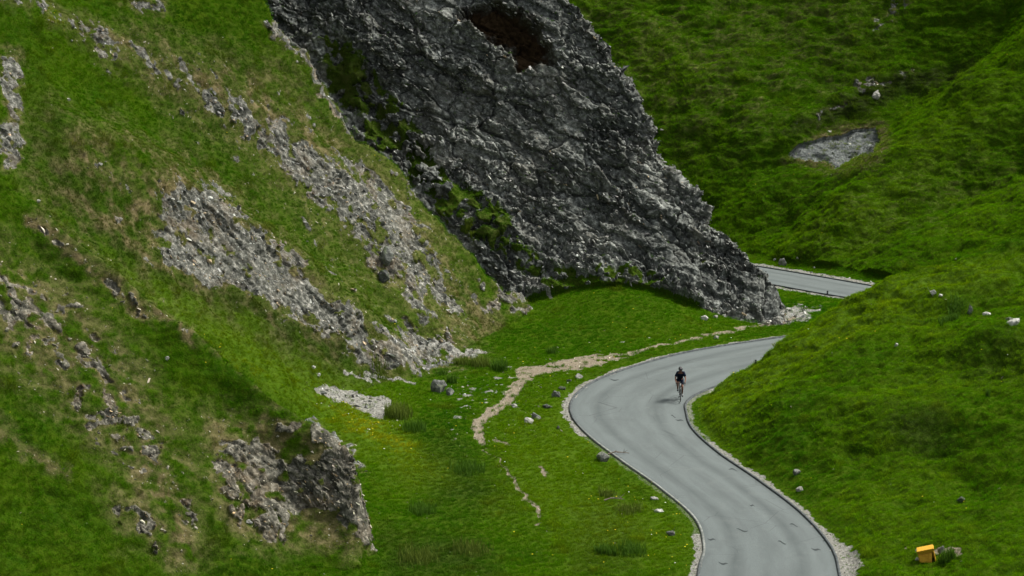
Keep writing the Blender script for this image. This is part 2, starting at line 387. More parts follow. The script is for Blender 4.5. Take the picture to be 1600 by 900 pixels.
# tonal masks for turf
dry = mx(band([(190, 60, 25), (330, 130, 50), (480, 210, 60), (560, 290, 40), (650, 400, 70), (760, 500, 40)], 1.0, [LFT])*.95,
         poly([(90, 180), (330, 250), (580, 480), (660, 600), (520, 570), (240, 450), (60, 300)], 45, [LFT])*.9,
         poly([(560, 500), (760, 530), (800, 560), (600, 600)], 30, [LFT])*.4,
         poly([(0, 420), (160, 520), (280, 640), (330, 860), (200, 860), (140, 620), (0, 560)], 35, [SPU])*.7,
         poly([(330, 640), (560, 700), (600, 880), (420, 850), (320, 740)], 25, [SPU])*.75,
         band([(60, 330, 12), (200, 440, 14), (290, 515, 8), (440, 640, 6), (555, 715, 12)], 1, [SPU])*.8,
         poly([(900, -40), (1400, -40), (1330, 150), (1250, 190), (1080, 250), (980, 130)], 60, [FAR])*.55*(nD > -.3),
         poly([(1240, 225), (1340, 197), (1385, 200), (1395, 240), (1370, 255), (1382, 225), (1360, 206), (1300, 215)], 4, [FAR], warp=.2)*1.0,
         poly([(1230, 300), (1600, 200), (1600, 300), (1400, 380), (1250, 400)], 50, [FAR])*.25)
dry = np.where((CID == FAR) & (GY > 186), dry*.6, dry)
dry = mx(dry*sstep(-.5, .5, nB+nA), mossy*.25, poly([(1225, 245), (1290, 205), (1345, 194), (1388, 198), (1396, 235), (1366, 262), (1310, 276), (1250, 262)], 8, [FAR], warp=.5)*.8, np.where(CID == CLF, 0, rim*.9))
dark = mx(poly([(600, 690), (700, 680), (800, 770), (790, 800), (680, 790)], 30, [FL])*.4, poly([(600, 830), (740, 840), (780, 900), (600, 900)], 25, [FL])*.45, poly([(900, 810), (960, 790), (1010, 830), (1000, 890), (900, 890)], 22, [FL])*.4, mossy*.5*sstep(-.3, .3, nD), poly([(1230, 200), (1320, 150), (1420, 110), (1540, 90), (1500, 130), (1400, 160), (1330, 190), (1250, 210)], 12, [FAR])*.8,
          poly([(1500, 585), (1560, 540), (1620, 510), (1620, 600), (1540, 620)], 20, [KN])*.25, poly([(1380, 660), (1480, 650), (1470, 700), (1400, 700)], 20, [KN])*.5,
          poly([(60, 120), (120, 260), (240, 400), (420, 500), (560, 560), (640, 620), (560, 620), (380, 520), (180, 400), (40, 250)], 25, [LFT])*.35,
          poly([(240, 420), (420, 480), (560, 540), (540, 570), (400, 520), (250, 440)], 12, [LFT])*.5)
lime = mx(poly([(140, 400), (220, 430), (420, 540), (620, 640), (700, 740), (640, 760), (460, 640), (300, 520)], 30, [LFT, FL])*.8,
          poly([(1070, 650), (1225, 530), (1400, 430), (1600, 390), (1600, 420), (1400, 500), (1200, 620), (1110, 690)], 22, [KN])*.7,
          poly([(1240, 400), (1340, 310), (1480, 170), (1600, 60), (1600, 140), (1450, 280), (1350, 400)], 30, [FAR])*.45,
          poly([(760, 640), (900, 600), (960, 720), (1060, 800), (1080, 880), (900, 880), (780, 800)], 40, [FL])*.45)
yellow = mx(poly([(490, 635), (560, 650), (640, 690), (640, 710), (560, 680)], 10, [LFT, FL])*1.0, band([(60, 20, 6), (95, 50, 5)], .8, [LFT])*.8,
            band([(210, 500, 4), (330, 560, 8), (400, 590, 7)], .9, [LFT, FL])*.5)
burn = (nB*0+1)*poly([(715, 15), (780, 8), (835, 35), (862, 75), (862, 108), (820, 112), (790, 85), (730, 45)], 9, [CLF], warp=.8)  # dark brown hollow high on the cliff, coloured here and dented below
rock = rock*(1-.0*burn)
gravel = np.clip(gravel, 0, 1); soil = np.clip(soil, 0, 1); rock = np.clip(rock, 0, 1)

# ------------------------------------------------------------------ displacement
def normals(X, Y, Z):
    a = np.gradient(X, axis=0), np.gradient(Y, axis=0), np.gradient(Z, axis=0)
    b = np.gradient(X, axis=1), np.gradient(Y, axis=1), np.gradient(Z, axis=1)
    n = np.stack([a[1]*b[2]-a[2]*b[1], a[2]*b[0]-a[0]*b[2], a[0]*b[1]-a[1]*b[0]], -1)
    n /= np.linalg.norm(n, axis=-1, keepdims=True)+1e-9
    n[n[..., 2] < 0] *= -1
    return n.astype(np.float32)
N = normals(X, Y, Z)
offr = sstep(.3, 2.0, RD)
turf_amp = np.choose(CID, [0.12, 0.28, 0.40, 0.2, 0.30, 0.50])
hum = fbm(X/3.3, Y/3.3, Z/3.3, 4)*1.3
ter = np.choose(CID, [0., .12, .22, 0, .12, .26])*ridged(X/3.0+5+.5*nD, Y/1.4, Z/1.0, 3)
ter = ter+np.choose(CID, [.02, .08, .16, 0, .08, .16])*fbm(X/1.1, Y/.9, Z/.6+9, 3)     # sheep-track terracettes
lump = 0.04*np.abs(nB)+0.03*fbm(X/.33, Y/.33, Z/.33, 2)
D = (turf_amp*hum+ter+lump)*offr
for hu, hv, hr, hh in ((1455, 690, 1.6, -.3), (1500, 640, 2., .45), (1565, 575, 1.6, -.35), (1560, 535, 1.5, .55), (1400, 650, 2.2, .3), (1330, 560, 2.4, .5), (1480, 560, 1.8, .35), (1510, 480, 1.5, -.5),
                       (1440, 495, 1.3, -.4), (1250, 640, 2.2, .35), (1350, 720, 2.0, -.3), (1570, 460, 1.4, -.5), (1330, 520, 1.2, -.3), (1580, 700, 2.5, .5), (1520, 760, 1.5, -.4)):
    jj = np.argwhere((np.abs(PU-hu) < 1.2) & (np.abs(PV-hv) < 2.5) & (CID == KN))
    if len(jj):
        jj = jj[0]; D = D+hh*np.exp(-((X-X[tuple(jj)])**2+((Y-Y[tuple(jj)])*.8)**2)/hr**2)*offr
big = np.where(CID == CLF, 1, .0)*(1.1*fbm(X/6+3, Y/6, Z/7, 2)+.8*ridged(X/3.4, Y/3.4, Z/4.2, 2)+.55*ridged((X+.6*Z)/2.0+9, Y/2.0, (Z-.5*X)/6.5, 2)-.5)
# keep the cliff's skyline close to where it stands
zr_, yr_ = CL(GX.astype(float))
sky_k = np.where(CID == CLF, sstep(0.2, 3.0, np.abs(yr_-GY))*.75+.25, 1)
D = D+(big*sky_k).astype(np.float32)
sel = rock > .02
rx, ry, rz = X[sel], Y[sel], Z[sel]
wx = .25*noise3(rx/.9, ry/.9, rz/.9)
th_ = np.where(CID[sel] == CLF, math.radians(28), math.radians(46))
sa_ = rx*np.cos(th_)-rz*np.sin(th_); sp_ = rx*np.sin(th_)+rz*np.cos(th_)+.22*noise3(rx/2.2, ry/2.2, rz/2.2+5)+.12*noise3(rx/.6, ry/.6, rz/.6)
c0, e0 = cells((sa_+wx*3)/3.4+31, ry/2.6, sp_/1.9)
c1, e1 = cells((sa_+wx*2)/1.9, ry/1.2, sp_/.75)
iso = np.where(CID[sel] == CLF, .62, 1.)
c2, e2 = cells((sa_+wx)/(.75*iso)+7, ry/.5, sp_/(.24/iso))
c3, e3 = cells(sa_/(.32*iso)+3, ry/.24, sp_/(.11/iso))
rou = .35+.95*sstep(-.3, .35, fbm(rx/2.6+20, ry/2.6, rz/2.6, 2))
rd_ = .52*(c1-.5)+rou*(.34*(c2-.5)+.22*(c3-.5)-.10*np.exp(-(e2/.10)**2))-.14*np.exp(-(e1/.05)**2)
rd_ += rou*.07*fbm(rx/.5, ry/.5, rz/.35, 4)+.35*fbm(rx/2.4, ry/2.4, rz/1.6, 2)
cl = CID[sel] == CLF
rd_ += np.where(cl, .75*(c0-.5)-.35*np.exp(-(e0/.035)**2), 0)
rd_ = rd_*np.where(cl, .80, .40)+np.where(cl, 0, .05)
D[sel] = D[sel]*(1-.5*rock[sel])+rd_*rock[sel]*offr[sel]
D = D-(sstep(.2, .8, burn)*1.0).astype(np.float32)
D = D-.05*soil+.05*gravel*nB-np.where((gravel > .5) & (CID == FAR), .3, 0)*sstep(.5, 1, gravel)
X = X+N[..., 0]*D; Y = Y+N[..., 1]*D; Z = Z+N[..., 2]*D
N2 = normals(X, Y, Z)
PU2, PV2 = proj(X, Y, Z)

# ------------------------------------------------------------------ materials
def mat(name):
    m = bpy.data.materials.new(name); m.use_nodes = True
    nt = m.node_tree; b = nt.nodes["Principled BSDF"]; b.inputs['Roughness'].default_value = .9
    b.inputs['Specular IOR Level'].default_value = .15
    return m, nt, b
def nd(nt, t, **kw):
    n = nt.nodes.new(t)
    for k_, v_ in kw.items():
        if isinstance(k_, str) and k_ in n.inputs: n.inputs[k_].default_value = v_
        else: setattr(n, k_, v_)
    return n
def ramp(nt, src, stops, interp='LINEAR'):
    r = nt.nodes.new("ShaderNodeValToRGB"); r.color_ramp.interpolation = interp
    e = r.color_ramp.elements
    while len(e) < len(stops): e.new(.5)
    for i, (p, c) in enumerate(stops):
        e[i].position = p; e[i].color = (c, c, c, 1) if isinstance(c, (int, float)) else (*c, 1)
    nt.links.new(src, r.inputs[0]); return r.outputs[0]
def mixc(nt, f, a, b, blend='MIX'):
    m = nt.nodes.new("ShaderNodeMix"); m.data_type = 'RGBA'; m.blend_type = blend
    for s, v_ in ((m.inputs[0], f), (m.inputs[6], a), (m.inputs[7], b)):
        if hasattr(v_, 'links') or isinstance(v_, bpy.types.NodeSocket): nt.links.new(v_, s)
        elif isinstance(v_, (int, float)): s.default_value = v_
        else: s.default_value = (*v_, 1)
    return m.outputs[2]
def noise(nt, scale, detail=4, rough=.6, vec=None, out=0):
    n = nd(nt, "ShaderNodeTexNoise", Scale=scale, Detail=detail, Roughness=rough)
    if vec is not None: nt.links.new(vec, n.inputs['Vector'])
    return n.outputs[out]
def bump(nt, b, h, dist, strength=1.):
    n = nt.nodes.new("ShaderNodeBump"); n.inputs['Distance'].default_value = dist; n.inputs['Strength'].default_value = strength
    nt.links.new(h, n.inputs['Height']); nt.links.new(n.outputs[0], b.inputs['Normal']); return n

def rock_col(nt, pos):
    n1 = noise(nt, .5, 5, .65, pos); n2 = noise(nt, 3.2, 5, .7, pos); n3 = noise(nt, 11, 3, .7, pos)
    base = ramp(nt, n2, [(.30, (.025, .028, .025)), (.47, (.085, .09, .08)), (.58, (.20, .205, .185)), (.72, (.46, .46, .42))])
    warm = mixc(nt, ramp(nt, n1, [(.50, 0.), (.70, .5)]), base, (.17, .125, .075))
    return mixc(nt, ramp(nt, n3, [(.35, .5), (.55, 0.)]), warm, (.05, .052, .045))

gm, nt, b = mat("hill_ground"); b.inputs['Specular IOR Level'].default_value = 0.
geo = nt.nodes.new("ShaderNodeNewGeometry"); pos = geo.outputs['Position']
A = nd(nt, "ShaderNodeAttribute", attribute_name="cover"); B = nd(nt, "ShaderNodeAttribute", attribute_name="tone")
sa = nt.nodes.new("ShaderNodeSeparateColor"); nt.links.new(A.outputs['Color'], sa.inputs[0])
sb = nt.nodes.new("ShaderNodeSeparateColor"); nt.links.new(B.outputs['Color'], sb.inputs[0])
g1 = noise(nt, .35, 5, .6, pos); g2 = noise(nt, 2.5, 5, .7, pos); g3 = noise(nt, 14, 3, .7, pos)
turf = mixc(nt, ramp(nt, g1, [(.35, 0.), (.65, 1.)]), (.022, .060, .003), (.038, .080, .003))
turf = mixc(nt, ramp(nt, g2, [(.35, 0.), (.7, .8)]), turf, (.050, .078, .005))
turf = mixc(nt, ramp(nt, g3, [(.3, .6), (.55, 0.)]), turf, (.012, .03, .003))
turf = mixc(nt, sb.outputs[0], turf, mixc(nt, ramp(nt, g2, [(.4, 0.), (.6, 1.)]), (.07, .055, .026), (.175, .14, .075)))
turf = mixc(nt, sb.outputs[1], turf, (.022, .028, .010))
turf = mixc(nt, sb.outputs[2], turf, (.055, .10, .008))
rc = rock_col(nt, pos)
hollowf = nd(nt, "ShaderNodeAttribute", attribute_name="burn")
cf = nd(nt, "ShaderNodeAttribute", attribute_name="clifface")
cool = mixc(nt, ramp(nt, noise(nt, .22, 4, .6, pos), [(.40, 0.), (.62, 1.)]), (.66, .70, .67), (1.35, 1.40, 1.32))
hsv = nt.nodes.new("ShaderNodeHueSaturation"); hsv.inputs['Saturation'].default_value = .35; nt.links.new(rc, hsv.inputs['Color'])
wa = nd(nt, "ShaderNodeAttribute", attribute_name="warmth"); rc = mixc(nt, wa.outputs['Fac'], rc, mixc(nt, 1., rc, (1.15, .95, .68), 'MULTIPLY'))
rc = mixc(nt, cf.outputs['Fac'], rc, mixc(nt, 1., hsv.outputs[0], cool, 'MULTIPLY'))
rc = mixc(nt, hollowf.outputs['Fac'], rc, (.04, .026, .014))
grv = mixc(nt, ramp(nt, noise(nt, 9, 4, .8, pos), [(.35, 0.), (.65, 1.)]), (.08, .08, .072), (.30, .295, .26))
greyf = nd(nt, "ShaderNodeAttribute", attribute_name="greyscree")
grv = mixc(nt, greyf.outputs['Fac'], grv, mixc(nt, ramp(nt, noise(nt, 7, 4, .8, pos), [(.4, 0.), (.7, 1.)]), (.07, .078, .078), (.22, .235, .22)))
sol = mixc(nt, ramp(nt, g3, [(.35, 0.), (.65, 1.)]), (.115, .092, .064), (.25, .22, .165))
def edge(att, wob=.35):
    mm = nt.nodes.new("ShaderNodeMath"); mm.operation = 'MULTIPLY_ADD'; nt.links.new(g3, mm.inputs[0]); mm.inputs[1].default_value = wob; mm.inputs[2].default_value = -wob/2
    m2 = nt.nodes.new("ShaderNodeMath"); m2.operation = 'ADD'; nt.links.new(mm.outputs[0], m2.inputs[0]); nt.links.new(att, m2.inputs[1])
    return ramp(nt, m2.outputs[0], [(.42, 0.), (.56, 1.)])
c = mixc(nt, edge(sa.outputs[0]), turf, rc)
c = mixc(nt, edge(sa.outputs[1]), c, grv)
c = mixc(nt, edge(sa.outputs[2]), c, sol)
nt.links.new(c, b.inputs['Base Color'])
bump(nt, b, mixc(nt, .5, g3, noise(nt, 5, 5, .75, pos)), .12, .8)

# ------------------------------------------------------------------ object helpers
def link(o): sc.collection.objects.link(o); return o
def tag(o, label=None, cat=None, group=None, kind=None):
    if label: o['label'] = label
    if cat: o['category'] = cat
    if group: o['group'] = group
    if kind: o['kind'] = kind
    return o
def mesh_np(name, co, quads, m=None, attrs=None):
    me = bpy.data.meshes.new(name)
    me.vertices.add(len(co)); me.vertices.foreach_set('co', np.ascontiguousarray(co, np.float32).ravel())
    nq = len(quads); k_ = quads.shape[1]
    me.loops.add(nq*k_); me.loops.foreach_set('vertex_index', np.ascontiguousarray(quads, np.int32).ravel())
    me.polygons.add(nq); me.polygons.foreach_set('loop_start', (np.arange(nq)*k_).astype(np.int32))
    try: me.polygons.foreach_set('loop_total', np.full(nq, k_, np.int32))
    except Exception: pass
    me.update(calc_edges=True)
    for nme, (ty, dat) in (attrs or {}).items():
        a = me.attributes.new(nme, ty, 'POINT')
        a.data.foreach_set('color' if ty == 'FLOAT_COLOR' else ('vector' if ty == 'FLOAT_VECTOR' else 'value'), np.ascontiguousarray(dat, np.float32 if ty != 'INT' else np.int32).ravel())
    if m: me.materials.append(m)
    return link(bpy.data.objects.new(name, me))

# ------------------------------------------------------------------ terrain objects
idx = np.arange(nC*nR).reshape(nC, nR)
quads = np.stack([idx[:-1, :-1], idx[1:, :-1], idx[1:, 1:], idx[:-1, 1:]], -1).reshape(-1, 4)
qc = CID[:-1, :-1].reshape(-1)
co = np.stack([X, Y, Z], -1).reshape(-1, 3)
one = np.ones_like(rock)
cover = np.stack([rock, gravel, soil, one], -1).reshape(-1, 4)
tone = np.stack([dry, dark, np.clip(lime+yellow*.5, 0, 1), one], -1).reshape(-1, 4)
wmt = ((CID == SPU)*.4+(CID == LFT)*.15).astype(np.float32).reshape(-1)
cfc = (CID == CLF).astype(np.float32).reshape(-1)
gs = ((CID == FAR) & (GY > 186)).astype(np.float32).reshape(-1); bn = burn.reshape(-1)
for i, nme in enumerate(NAMES):
    q = quads[qc == i]
    if not len(q): continue
    used = np.unique(q); rem = np.zeros(nC*nR, np.int32); rem[used] = np.arange(len(used))
    o = mesh_np(nme, co[used], rem[q], gm, {'cover': ('FLOAT_COLOR', cover[used]), 'tone': ('FLOAT_COLOR', tone[used]),
                                            'burn': ('FLOAT', bn[used]), 'greyscree': ('FLOAT', gs[used]), 'clifface': ('FLOAT', cfc[used]), 'warmth': ('FLOAT', wmt[used])})
    tag(o, kind='structure')

# visible vertices (seen from about the photograph's side), used for scattering
runmin = np.minimum.accumulate(PV2, axis=1)
SCAT = (PV2 <= runmin+75) & (PU2 > -140) & (PU2 < 1740) & (PV2 > -90) & (PV2 < 990)
VIS = (PV2 <= runmin+9) & (PU2 > -110) & (PU2 < 1710) & (PV2 > -90) & (PV2 < 990)
def pick(u, v):
    m = VIS & (np.abs(PU2-u) < 3) & (np.abs(PV2-v) < 3)
    ii = np.argwhere(m)
    if not len(ii):
        m = (np.abs(PU2-u) < 8) & (np.abs(PV2-v) < 8); ii = np.argwhere(m)
    yy = Y[tuple(ii.T)]; near = ii[yy < yy.min()+1.5]
    d = (PU2[tuple(near.T)]-u)**2+(PV2[tuple(near.T)]-v)**2; i, j = near[np.argmin(d)]
    return Vector((float(X[i, j]), float(Y[i, j]), float(Z[i, j]))), Vector(N2[i, j].tolist())
def pxm(y): return FPX/(y/CP*1.0+0)      # photo pixels per metre at depth y

#@@ROAD
def strip(name, offs, m, zoff, step=1):
    """offs: list of (side offset function from half width, z) columns"""
    co = []; n = len(RF)
    for o_, z_ in offs:
        off = o_(RF[:, 2]/2)
        x = RF[:, 0]+RNF[:, 0]*off; y = RF[:, 1]+RNF[:, 1]*off
        co.append(np.stack([x, y, z_floor(x, y)+z_+zoff], 1))
    co = np.stack(co, 1); k_ = len(offs)
    ii = np.arange(n*k_).reshape(n, k_)
    q = np.stack([ii[:-1, :-1], ii[:-1, 1:], ii[1:, 1:], ii[1:, :-1]], -1).reshape(-1, 4)
    cx = np.array([np.full(n, j/(k_-1.)) for j in range(k_)]).T.ravel()
    L_ = np.concatenate([[0], np.cumsum(np.linalg.norm(np.diff(RF[:, :2], axis=0), axis=1))])
    ly = np.repeat(L_, k_)
    o = mesh_np(name, co.reshape(-1, 3), q[:, ::-1], m, {'across': ('FLOAT', cx), 'along': ('FLOAT', ly)})
    return o
RF = catmull(RC, 40)
RTF = np.gradient(RF[:, :2], axis=0); RTF /= np.linalg.norm(RTF, axis=1)[:, None]
RNF = np.stack([RTF[:, 1], -RTF[:, 0]], 1)
am, nt, b = mat("asphalt")
geo = nt.nodes.new("ShaderNodeNewGeometry"); pos = geo.outputs['Position']
ac = nd(nt, "ShaderNodeAttribute", attribute_name="across"); al = nd(nt, "ShaderNodeAttribute", attribute_name="along")
cmb = nt.nodes.new("ShaderNodeCombineXYZ"); mu = nd(nt, "ShaderNodeMath", operation='MULTIPLY'); mu.inputs[1].default_value = 5.4
nt.links.new(ac.outputs['Fac'], mu.inputs[0]); nt.links.new(mu.outputs[0], cmb.inputs[0])
mu2 = nd(nt, "ShaderNodeMath", operation='MULTIPLY'); mu2.inputs[1].default_value = .16
nt.links.new(al.outputs['Fac'], mu2.inputs[0]); nt.links.new(mu2.outputs[0], cmb.inputs[1])
streak = noise(nt, 1.6, 4, .6, cmb.outputs[0])
base = mixc(nt, ramp(nt, noise(nt, 30, 3, .8, pos), [(.3, 0.), (.7, 1.)]), (.086, .102, .102), (.136, .155, .151))
base = mixc(nt, ramp(nt, streak, [(.34, .6), (.58, 0.)]), base, (.082, .094, .093))
tr = ramp(nt, ac.outputs['Fac'], [(.0, .6), (.05, .1), (.16, 0.), (.24, .8), (.34, .05), (.5, .35), (.64, .0), (.74, .8), (.84, 0.), (.95, .1), (1., .6)])
tn = nd(nt, "ShaderNodeMath", operation='MULTIPLY'); nt.links.new(tr, tn.inputs[0]); nt.links.new(ramp(nt, noise(nt, .45, 3, .6, pos), [(.3, .5), (.7, 1.)]), tn.inputs[1])
base = mixc(nt, tn.outputs[0], base, (.058, .069, .068))
base = mixc(nt, ramp(nt, noise(nt, .8, 6, .7, pos), [(.56, 0.), (.78, .22)]), base, (.19, .20, .19))
# fine cracks running across
vo = nd(nt, "ShaderNodeTexVoronoi", feature='DISTANCE_TO_EDGE', Scale=.55)
vm = nd(nt, "ShaderNodeVectorMath", operation='ADD'); nt.links.new(pos, vm.inputs[0])
nz = nd(nt, "ShaderNodeTexNoise", Scale=.9); nt.links.new(nz.outputs['Color'], vm.inputs[1]); nt.links.new(vm.outputs[0], vo.inputs['Vector'])
crk = ramp(nt, vo.outputs[0], [(.0, .55), (.012, 0.)])
cm = nd(nt, "ShaderNodeMath", operation='MULTIPLY'); nt.links.new(crk, cm.inputs[0]); nt.links.new(ramp(nt, noise(nt, .3, 2, .5, pos), [(.5, 0.), (.6, 1.)]), cm.inputs[1])
base = mixc(nt, cm.outputs[0], base, (.035, .04, .04))
nt.links.new(base, b.inputs['Base Color']); b.inputs['Roughness'].default_value = .85
bump(nt, b, noise(nt, 40, 2, .7, pos), .01, .6)
nac = 13
offs = [((lambda t: (lambda h: h*(2*t-1)))(j/(nac-1)), .05*(1-(2*j/(nac-1)-1)**2)) for j in range(nac)]
tag(strip('road', offs, am, .008), kind='structure')
km, nt, b = mat("kerb_stone")
pos = nt.nodes.new("ShaderNodeNewGeometry").outputs['Position']
nt.links.new(ramp(nt, noise(nt, 5, 4, .7, pos), [(.35, (.035, .042, .044)), (.7, (.10, .11, .11))]), b.inputs['Base Color'])
kp, nt, b = mat("kerb_pale"); pos = nt.nodes.new("ShaderNodeNewGeometry").outputs['Position']; sx = nt.nodes.new("ShaderNodeSeparateXYZ"); nt.links.new(pos, sx.inputs[0])
mr = nd(nt, "ShaderNodeMapRange"); mr.inputs['From Min'].default_value = 110; mr.inputs['From Max'].default_value = 140; nt.links.new(sx.outputs[1], mr.inputs[0])
sel_ = ramp(nt, mr.outputs[0], [(.05, 0.), (.14, 1.), (.62, 1.), (.78, 0.)])
kc1 = ramp(nt, noise(nt, 5, 4, .7, pos), [(.35, (.035, .042, .044)), (.7, (.10, .11, .11))]); kc2 = ramp(nt, noise(nt, 4, 4, .7, pos), [(.35, (.10, .11, .10)), (.7, (.24, .25, .23))])
nt.links.new(mixc(nt, sel_, kc1, kc2), b.inputs['Base Color'])
for s in (-1, 1):
    o = strip('kerb', [((lambda h: s*(h-.02)), -.05), ((lambda h: s*(h-.02)), .07), ((lambda h: s*(h+.08)), .08), ((lambda h: s*(h+.10)), -.05)], km if s > 0 else kp, .0)
    tag(o, kind='structure')
# worn cracks and patches in the asphalt
crm, nt, b = mat("tar"); b.inputs['Base Color'].default_value = (.035, .042, .042, 1)
cv_, cf_ = [], []
for u, v, lp in ((1145, 733, 14), (1127, 711, 12), (1160, 829, 17), (1112, 842, 12), (1062, 656, 14), (1052, 650, 8), (1262, 803, 9), (1190, 735, 10), (1275, 858, 14), (1222, 848, 12), (965, 713, 12), (1130, 880, 14), (960, 593, 18), (1240, 820, 12), (1290, 845, 8), (1175, 790, 8)):
    ys_ = np.arange(100, 160, .02); xs_, _, zs_ = unproj(u, v, ys_); i_ = int(np.argmax(zs_ < z_floor(xs_, ys_)+.05)); x_, y_ = float(xs_[i_]), float(ys_[i_]); L_ = lp*.0285; k0 = len(cv_)
    n_ = 7; d0 = float(road_d(np.array([x_]), np.array([y_]))[0])
    for i in range(n_):
        t = i/(n_-1)*2-1; w_ = .10*(1-t*t)+.012; xx_ = x_+t*L_/2; yy_ = y_+.12*math.sin(3*t+u)-.15*t
        for sg in (-1, 1):
            dd = float(road_d(np.array([xx_]), np.array([yy_+sg*w_]))[0]); wd_ = 2.7
            cr_ = .05*(1-min(1, max(0, (wd_+dd)/wd_))**2); cv_.append((xx_, yy_+sg*w_, float(z_floor(np.array([xx_]), np.array([yy_]))[0])+.008+cr_+.006))
    cf_ += [(k0+2*i, k0+2*i+2, k0+2*i+3, k0+2*i+1) for i in range(n_-1)]
me = bpy.data.meshes.new('road_cracks'); me.from_pydata(cv_, [], cf_); me.materials.append(crm); tag(link(bpy.data.objects.new('road_cracks', me)), kind='structure')
#@@SCATTER
# ------------------------------------------------------------------ turf and rubble (uncountable cover)
def inst_scatter(name, protos, pts, rot, scl, tint, pid, m):
    """one object whose points carry instanced copies of small proto meshes"""
    col = bpy.data.collections.new(name+"_kinds")
    for i, me in enumerate(protos):
        o_ = bpy.data.objects.new("%s_kind%02d" % (name, i), me); col.objects.link(o_)
    me = bpy.data.meshes.new(name); me.vertices.add(len(pts)); me.vertices.foreach_set('co', np.ascontiguousarray(pts, np.float32).ravel())
    for nme, ty, key, dat in (('rot', 'FLOAT_VECTOR', 'vector', rot), ('scl', 'FLOAT_VECTOR', 'vector', scl), ('tint', 'FLOAT_COLOR', 'color', tint), ('pid', 'INT', 'value', pid)):
        a = me.attributes.new(nme, ty, 'POINT'); a.data.foreach_set(key, np.ascontiguousarray(dat, np.int32 if ty == 'INT' else np.float32).ravel())
    o = link(bpy.data.objects.new(name, me)); me.materials.append(m)
    g = bpy.data.node_groups.new(name, 'GeometryNodeTree')
    g.interface.new_socket('Geometry', in_out='INPUT', socket_type='NodeSocketGeometry')
    g.interface.new_socket('Geometry', in_out='OUTPUT', socket_type='NodeSocketGeometry')
    gi = g.nodes.new('NodeGroupInput'); go = g.nodes.new('NodeGroupOutput')
    m2p = g.nodes.new('GeometryNodeMeshToPoints'); iop = g.nodes.new('GeometryNodeInstanceOnPoints')
    ci_ = g.nodes.new('GeometryNodeCollectionInfo'); ci_.inputs['Collection'].default_value = col
    ci_.inputs['Separate Children'].default_value = True; ci_.inputs['Reset Children'].default_value = True
    def at(nm, ty):
        a = g.nodes.new('GeometryNodeInputNamedAttribute'); a.data_type = ty; a.inputs['Name'].default_value = nm; return a.outputs['Attribute']
    g.links.new(gi.outputs[0], m2p.inputs[0]); g.links.new(m2p.outputs[0], iop.inputs['Points'])
    g.links.new(ci_.outputs[0], iop.inputs['Instance']); iop.inputs['Pick Instance'].default_value = True
    g.links.new(at('pid', 'INT'), iop.inputs['Instance Index'])
    e2r = g.nodes.new('FunctionNodeEulerToRotation'); g.links.new(at('rot', 'FLOAT_VECTOR'), e2r.inputs[0]); g.links.new(e2r.outputs[0], iop.inputs['Rotation'])
    g.links.new(at('scl', 'FLOAT_VECTOR'), iop.inputs['Scale'])
    g.links.new(iop.outputs[0], go.inputs[0])
    md = o.modifiers.new('scatter', 'NODES'); md.node_group = g
    return o
def leaf_mat(name, transl=.35):
    m, nt, b = mat(name); nt.nodes.remove(b)
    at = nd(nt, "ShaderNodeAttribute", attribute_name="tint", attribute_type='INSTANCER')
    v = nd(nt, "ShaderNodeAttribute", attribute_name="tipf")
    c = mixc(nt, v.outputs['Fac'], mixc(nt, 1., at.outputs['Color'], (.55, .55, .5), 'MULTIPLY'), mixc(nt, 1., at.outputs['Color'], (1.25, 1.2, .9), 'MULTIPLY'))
    b = nt.nodes.new("ShaderNodeBsdfDiffuse"); nt.links.new(c, b.inputs['Color'])
    tr = nt.nodes.new("ShaderNodeBsdfTranslucent"); nt.links.new(c, tr.inputs[0])
    ms = nt.nodes.new("ShaderNodeMixShader"); ms.inputs[0].default_value = transl
    nt.links.new(b.outputs[0], ms.inputs[1]); nt.links.new(tr.outputs[0], ms.inputs[2])
    nt.links.new(ms.outputs[0], nt.nodes['Material Output'].inputs[0]); return m
def tuft_mesh(name, n, h, rad, wid, seed, m, lean=.6):
    r = random.Random(seed); vs = []; fs = []; tip = []
    for i in range(n):
        a = r.random()*6.283; d = rad*math.sqrt(r.random()); bx, by = d*math.cos(a), d*math.sin(a)
        a2 = a+r.uniform(-.9, .9); hh = h*r.uniform(.55, 1.1); l = lean*hh*r.uniform(.3, 1.3)
        px, py = -math.sin(a2), math.cos(a2); ww = wid*r.uniform(.7, 1.2)/2
        k0 = len(vs)
        for t, wf in ((-.1, 1.), (.55, .8)):
            cx = bx+math.cos(a2)*l*t*t; cy = by+math.sin(a2)*l*t*t
            vs += [(cx-px*ww*wf, cy-py*ww*wf, hh*t), (cx+px*ww*wf, cy+py*ww*wf, hh*t)]; tip += [max(t, 0)]*2
        vs.append((bx+math.cos(a2)*l, by+math.sin(a2)*l, hh*.92)); tip.append(1.)
        fs += [(k0, k0+1, k0+3, k0+2), (k0+2, k0+3, k0+4)]
    me = bpy.data.meshes.new(name); me.from_pydata(vs, [], fs)
    a = me.attributes.new('tipf', 'FLOAT', 'POINT'); a.data.foreach_set('value', np.array(tip, np.float32)); me.materials.append(m); return me
def rock_mesh(name, seed, m, flat=.75, npt=14, sub=False):
    r = random.Random(seed); bm = bmesh.new()
    for i in range(npt):
        v = Vector((r.gauss(0, 1), r.gauss(0, 1), r.gauss(0, 1))).normalized()*r.uniform(.75, 1.05)
        bm.verts.new((v.x, v.y*r.uniform(.7, 1), v.z*flat))
    bmesh.ops.convex_hull(bm, input=bm.verts); 
    for v in [v for v in bm.verts if not v.link_faces]: bm.verts.remove(v)
    me = bpy.data.meshes.new(name); bm.to_mesh(me); bm.free(); me.materials.append(m); return me
grass_m = leaf_mat("grass_blade")
stone_m, nt, b = mat("rubble_stone")
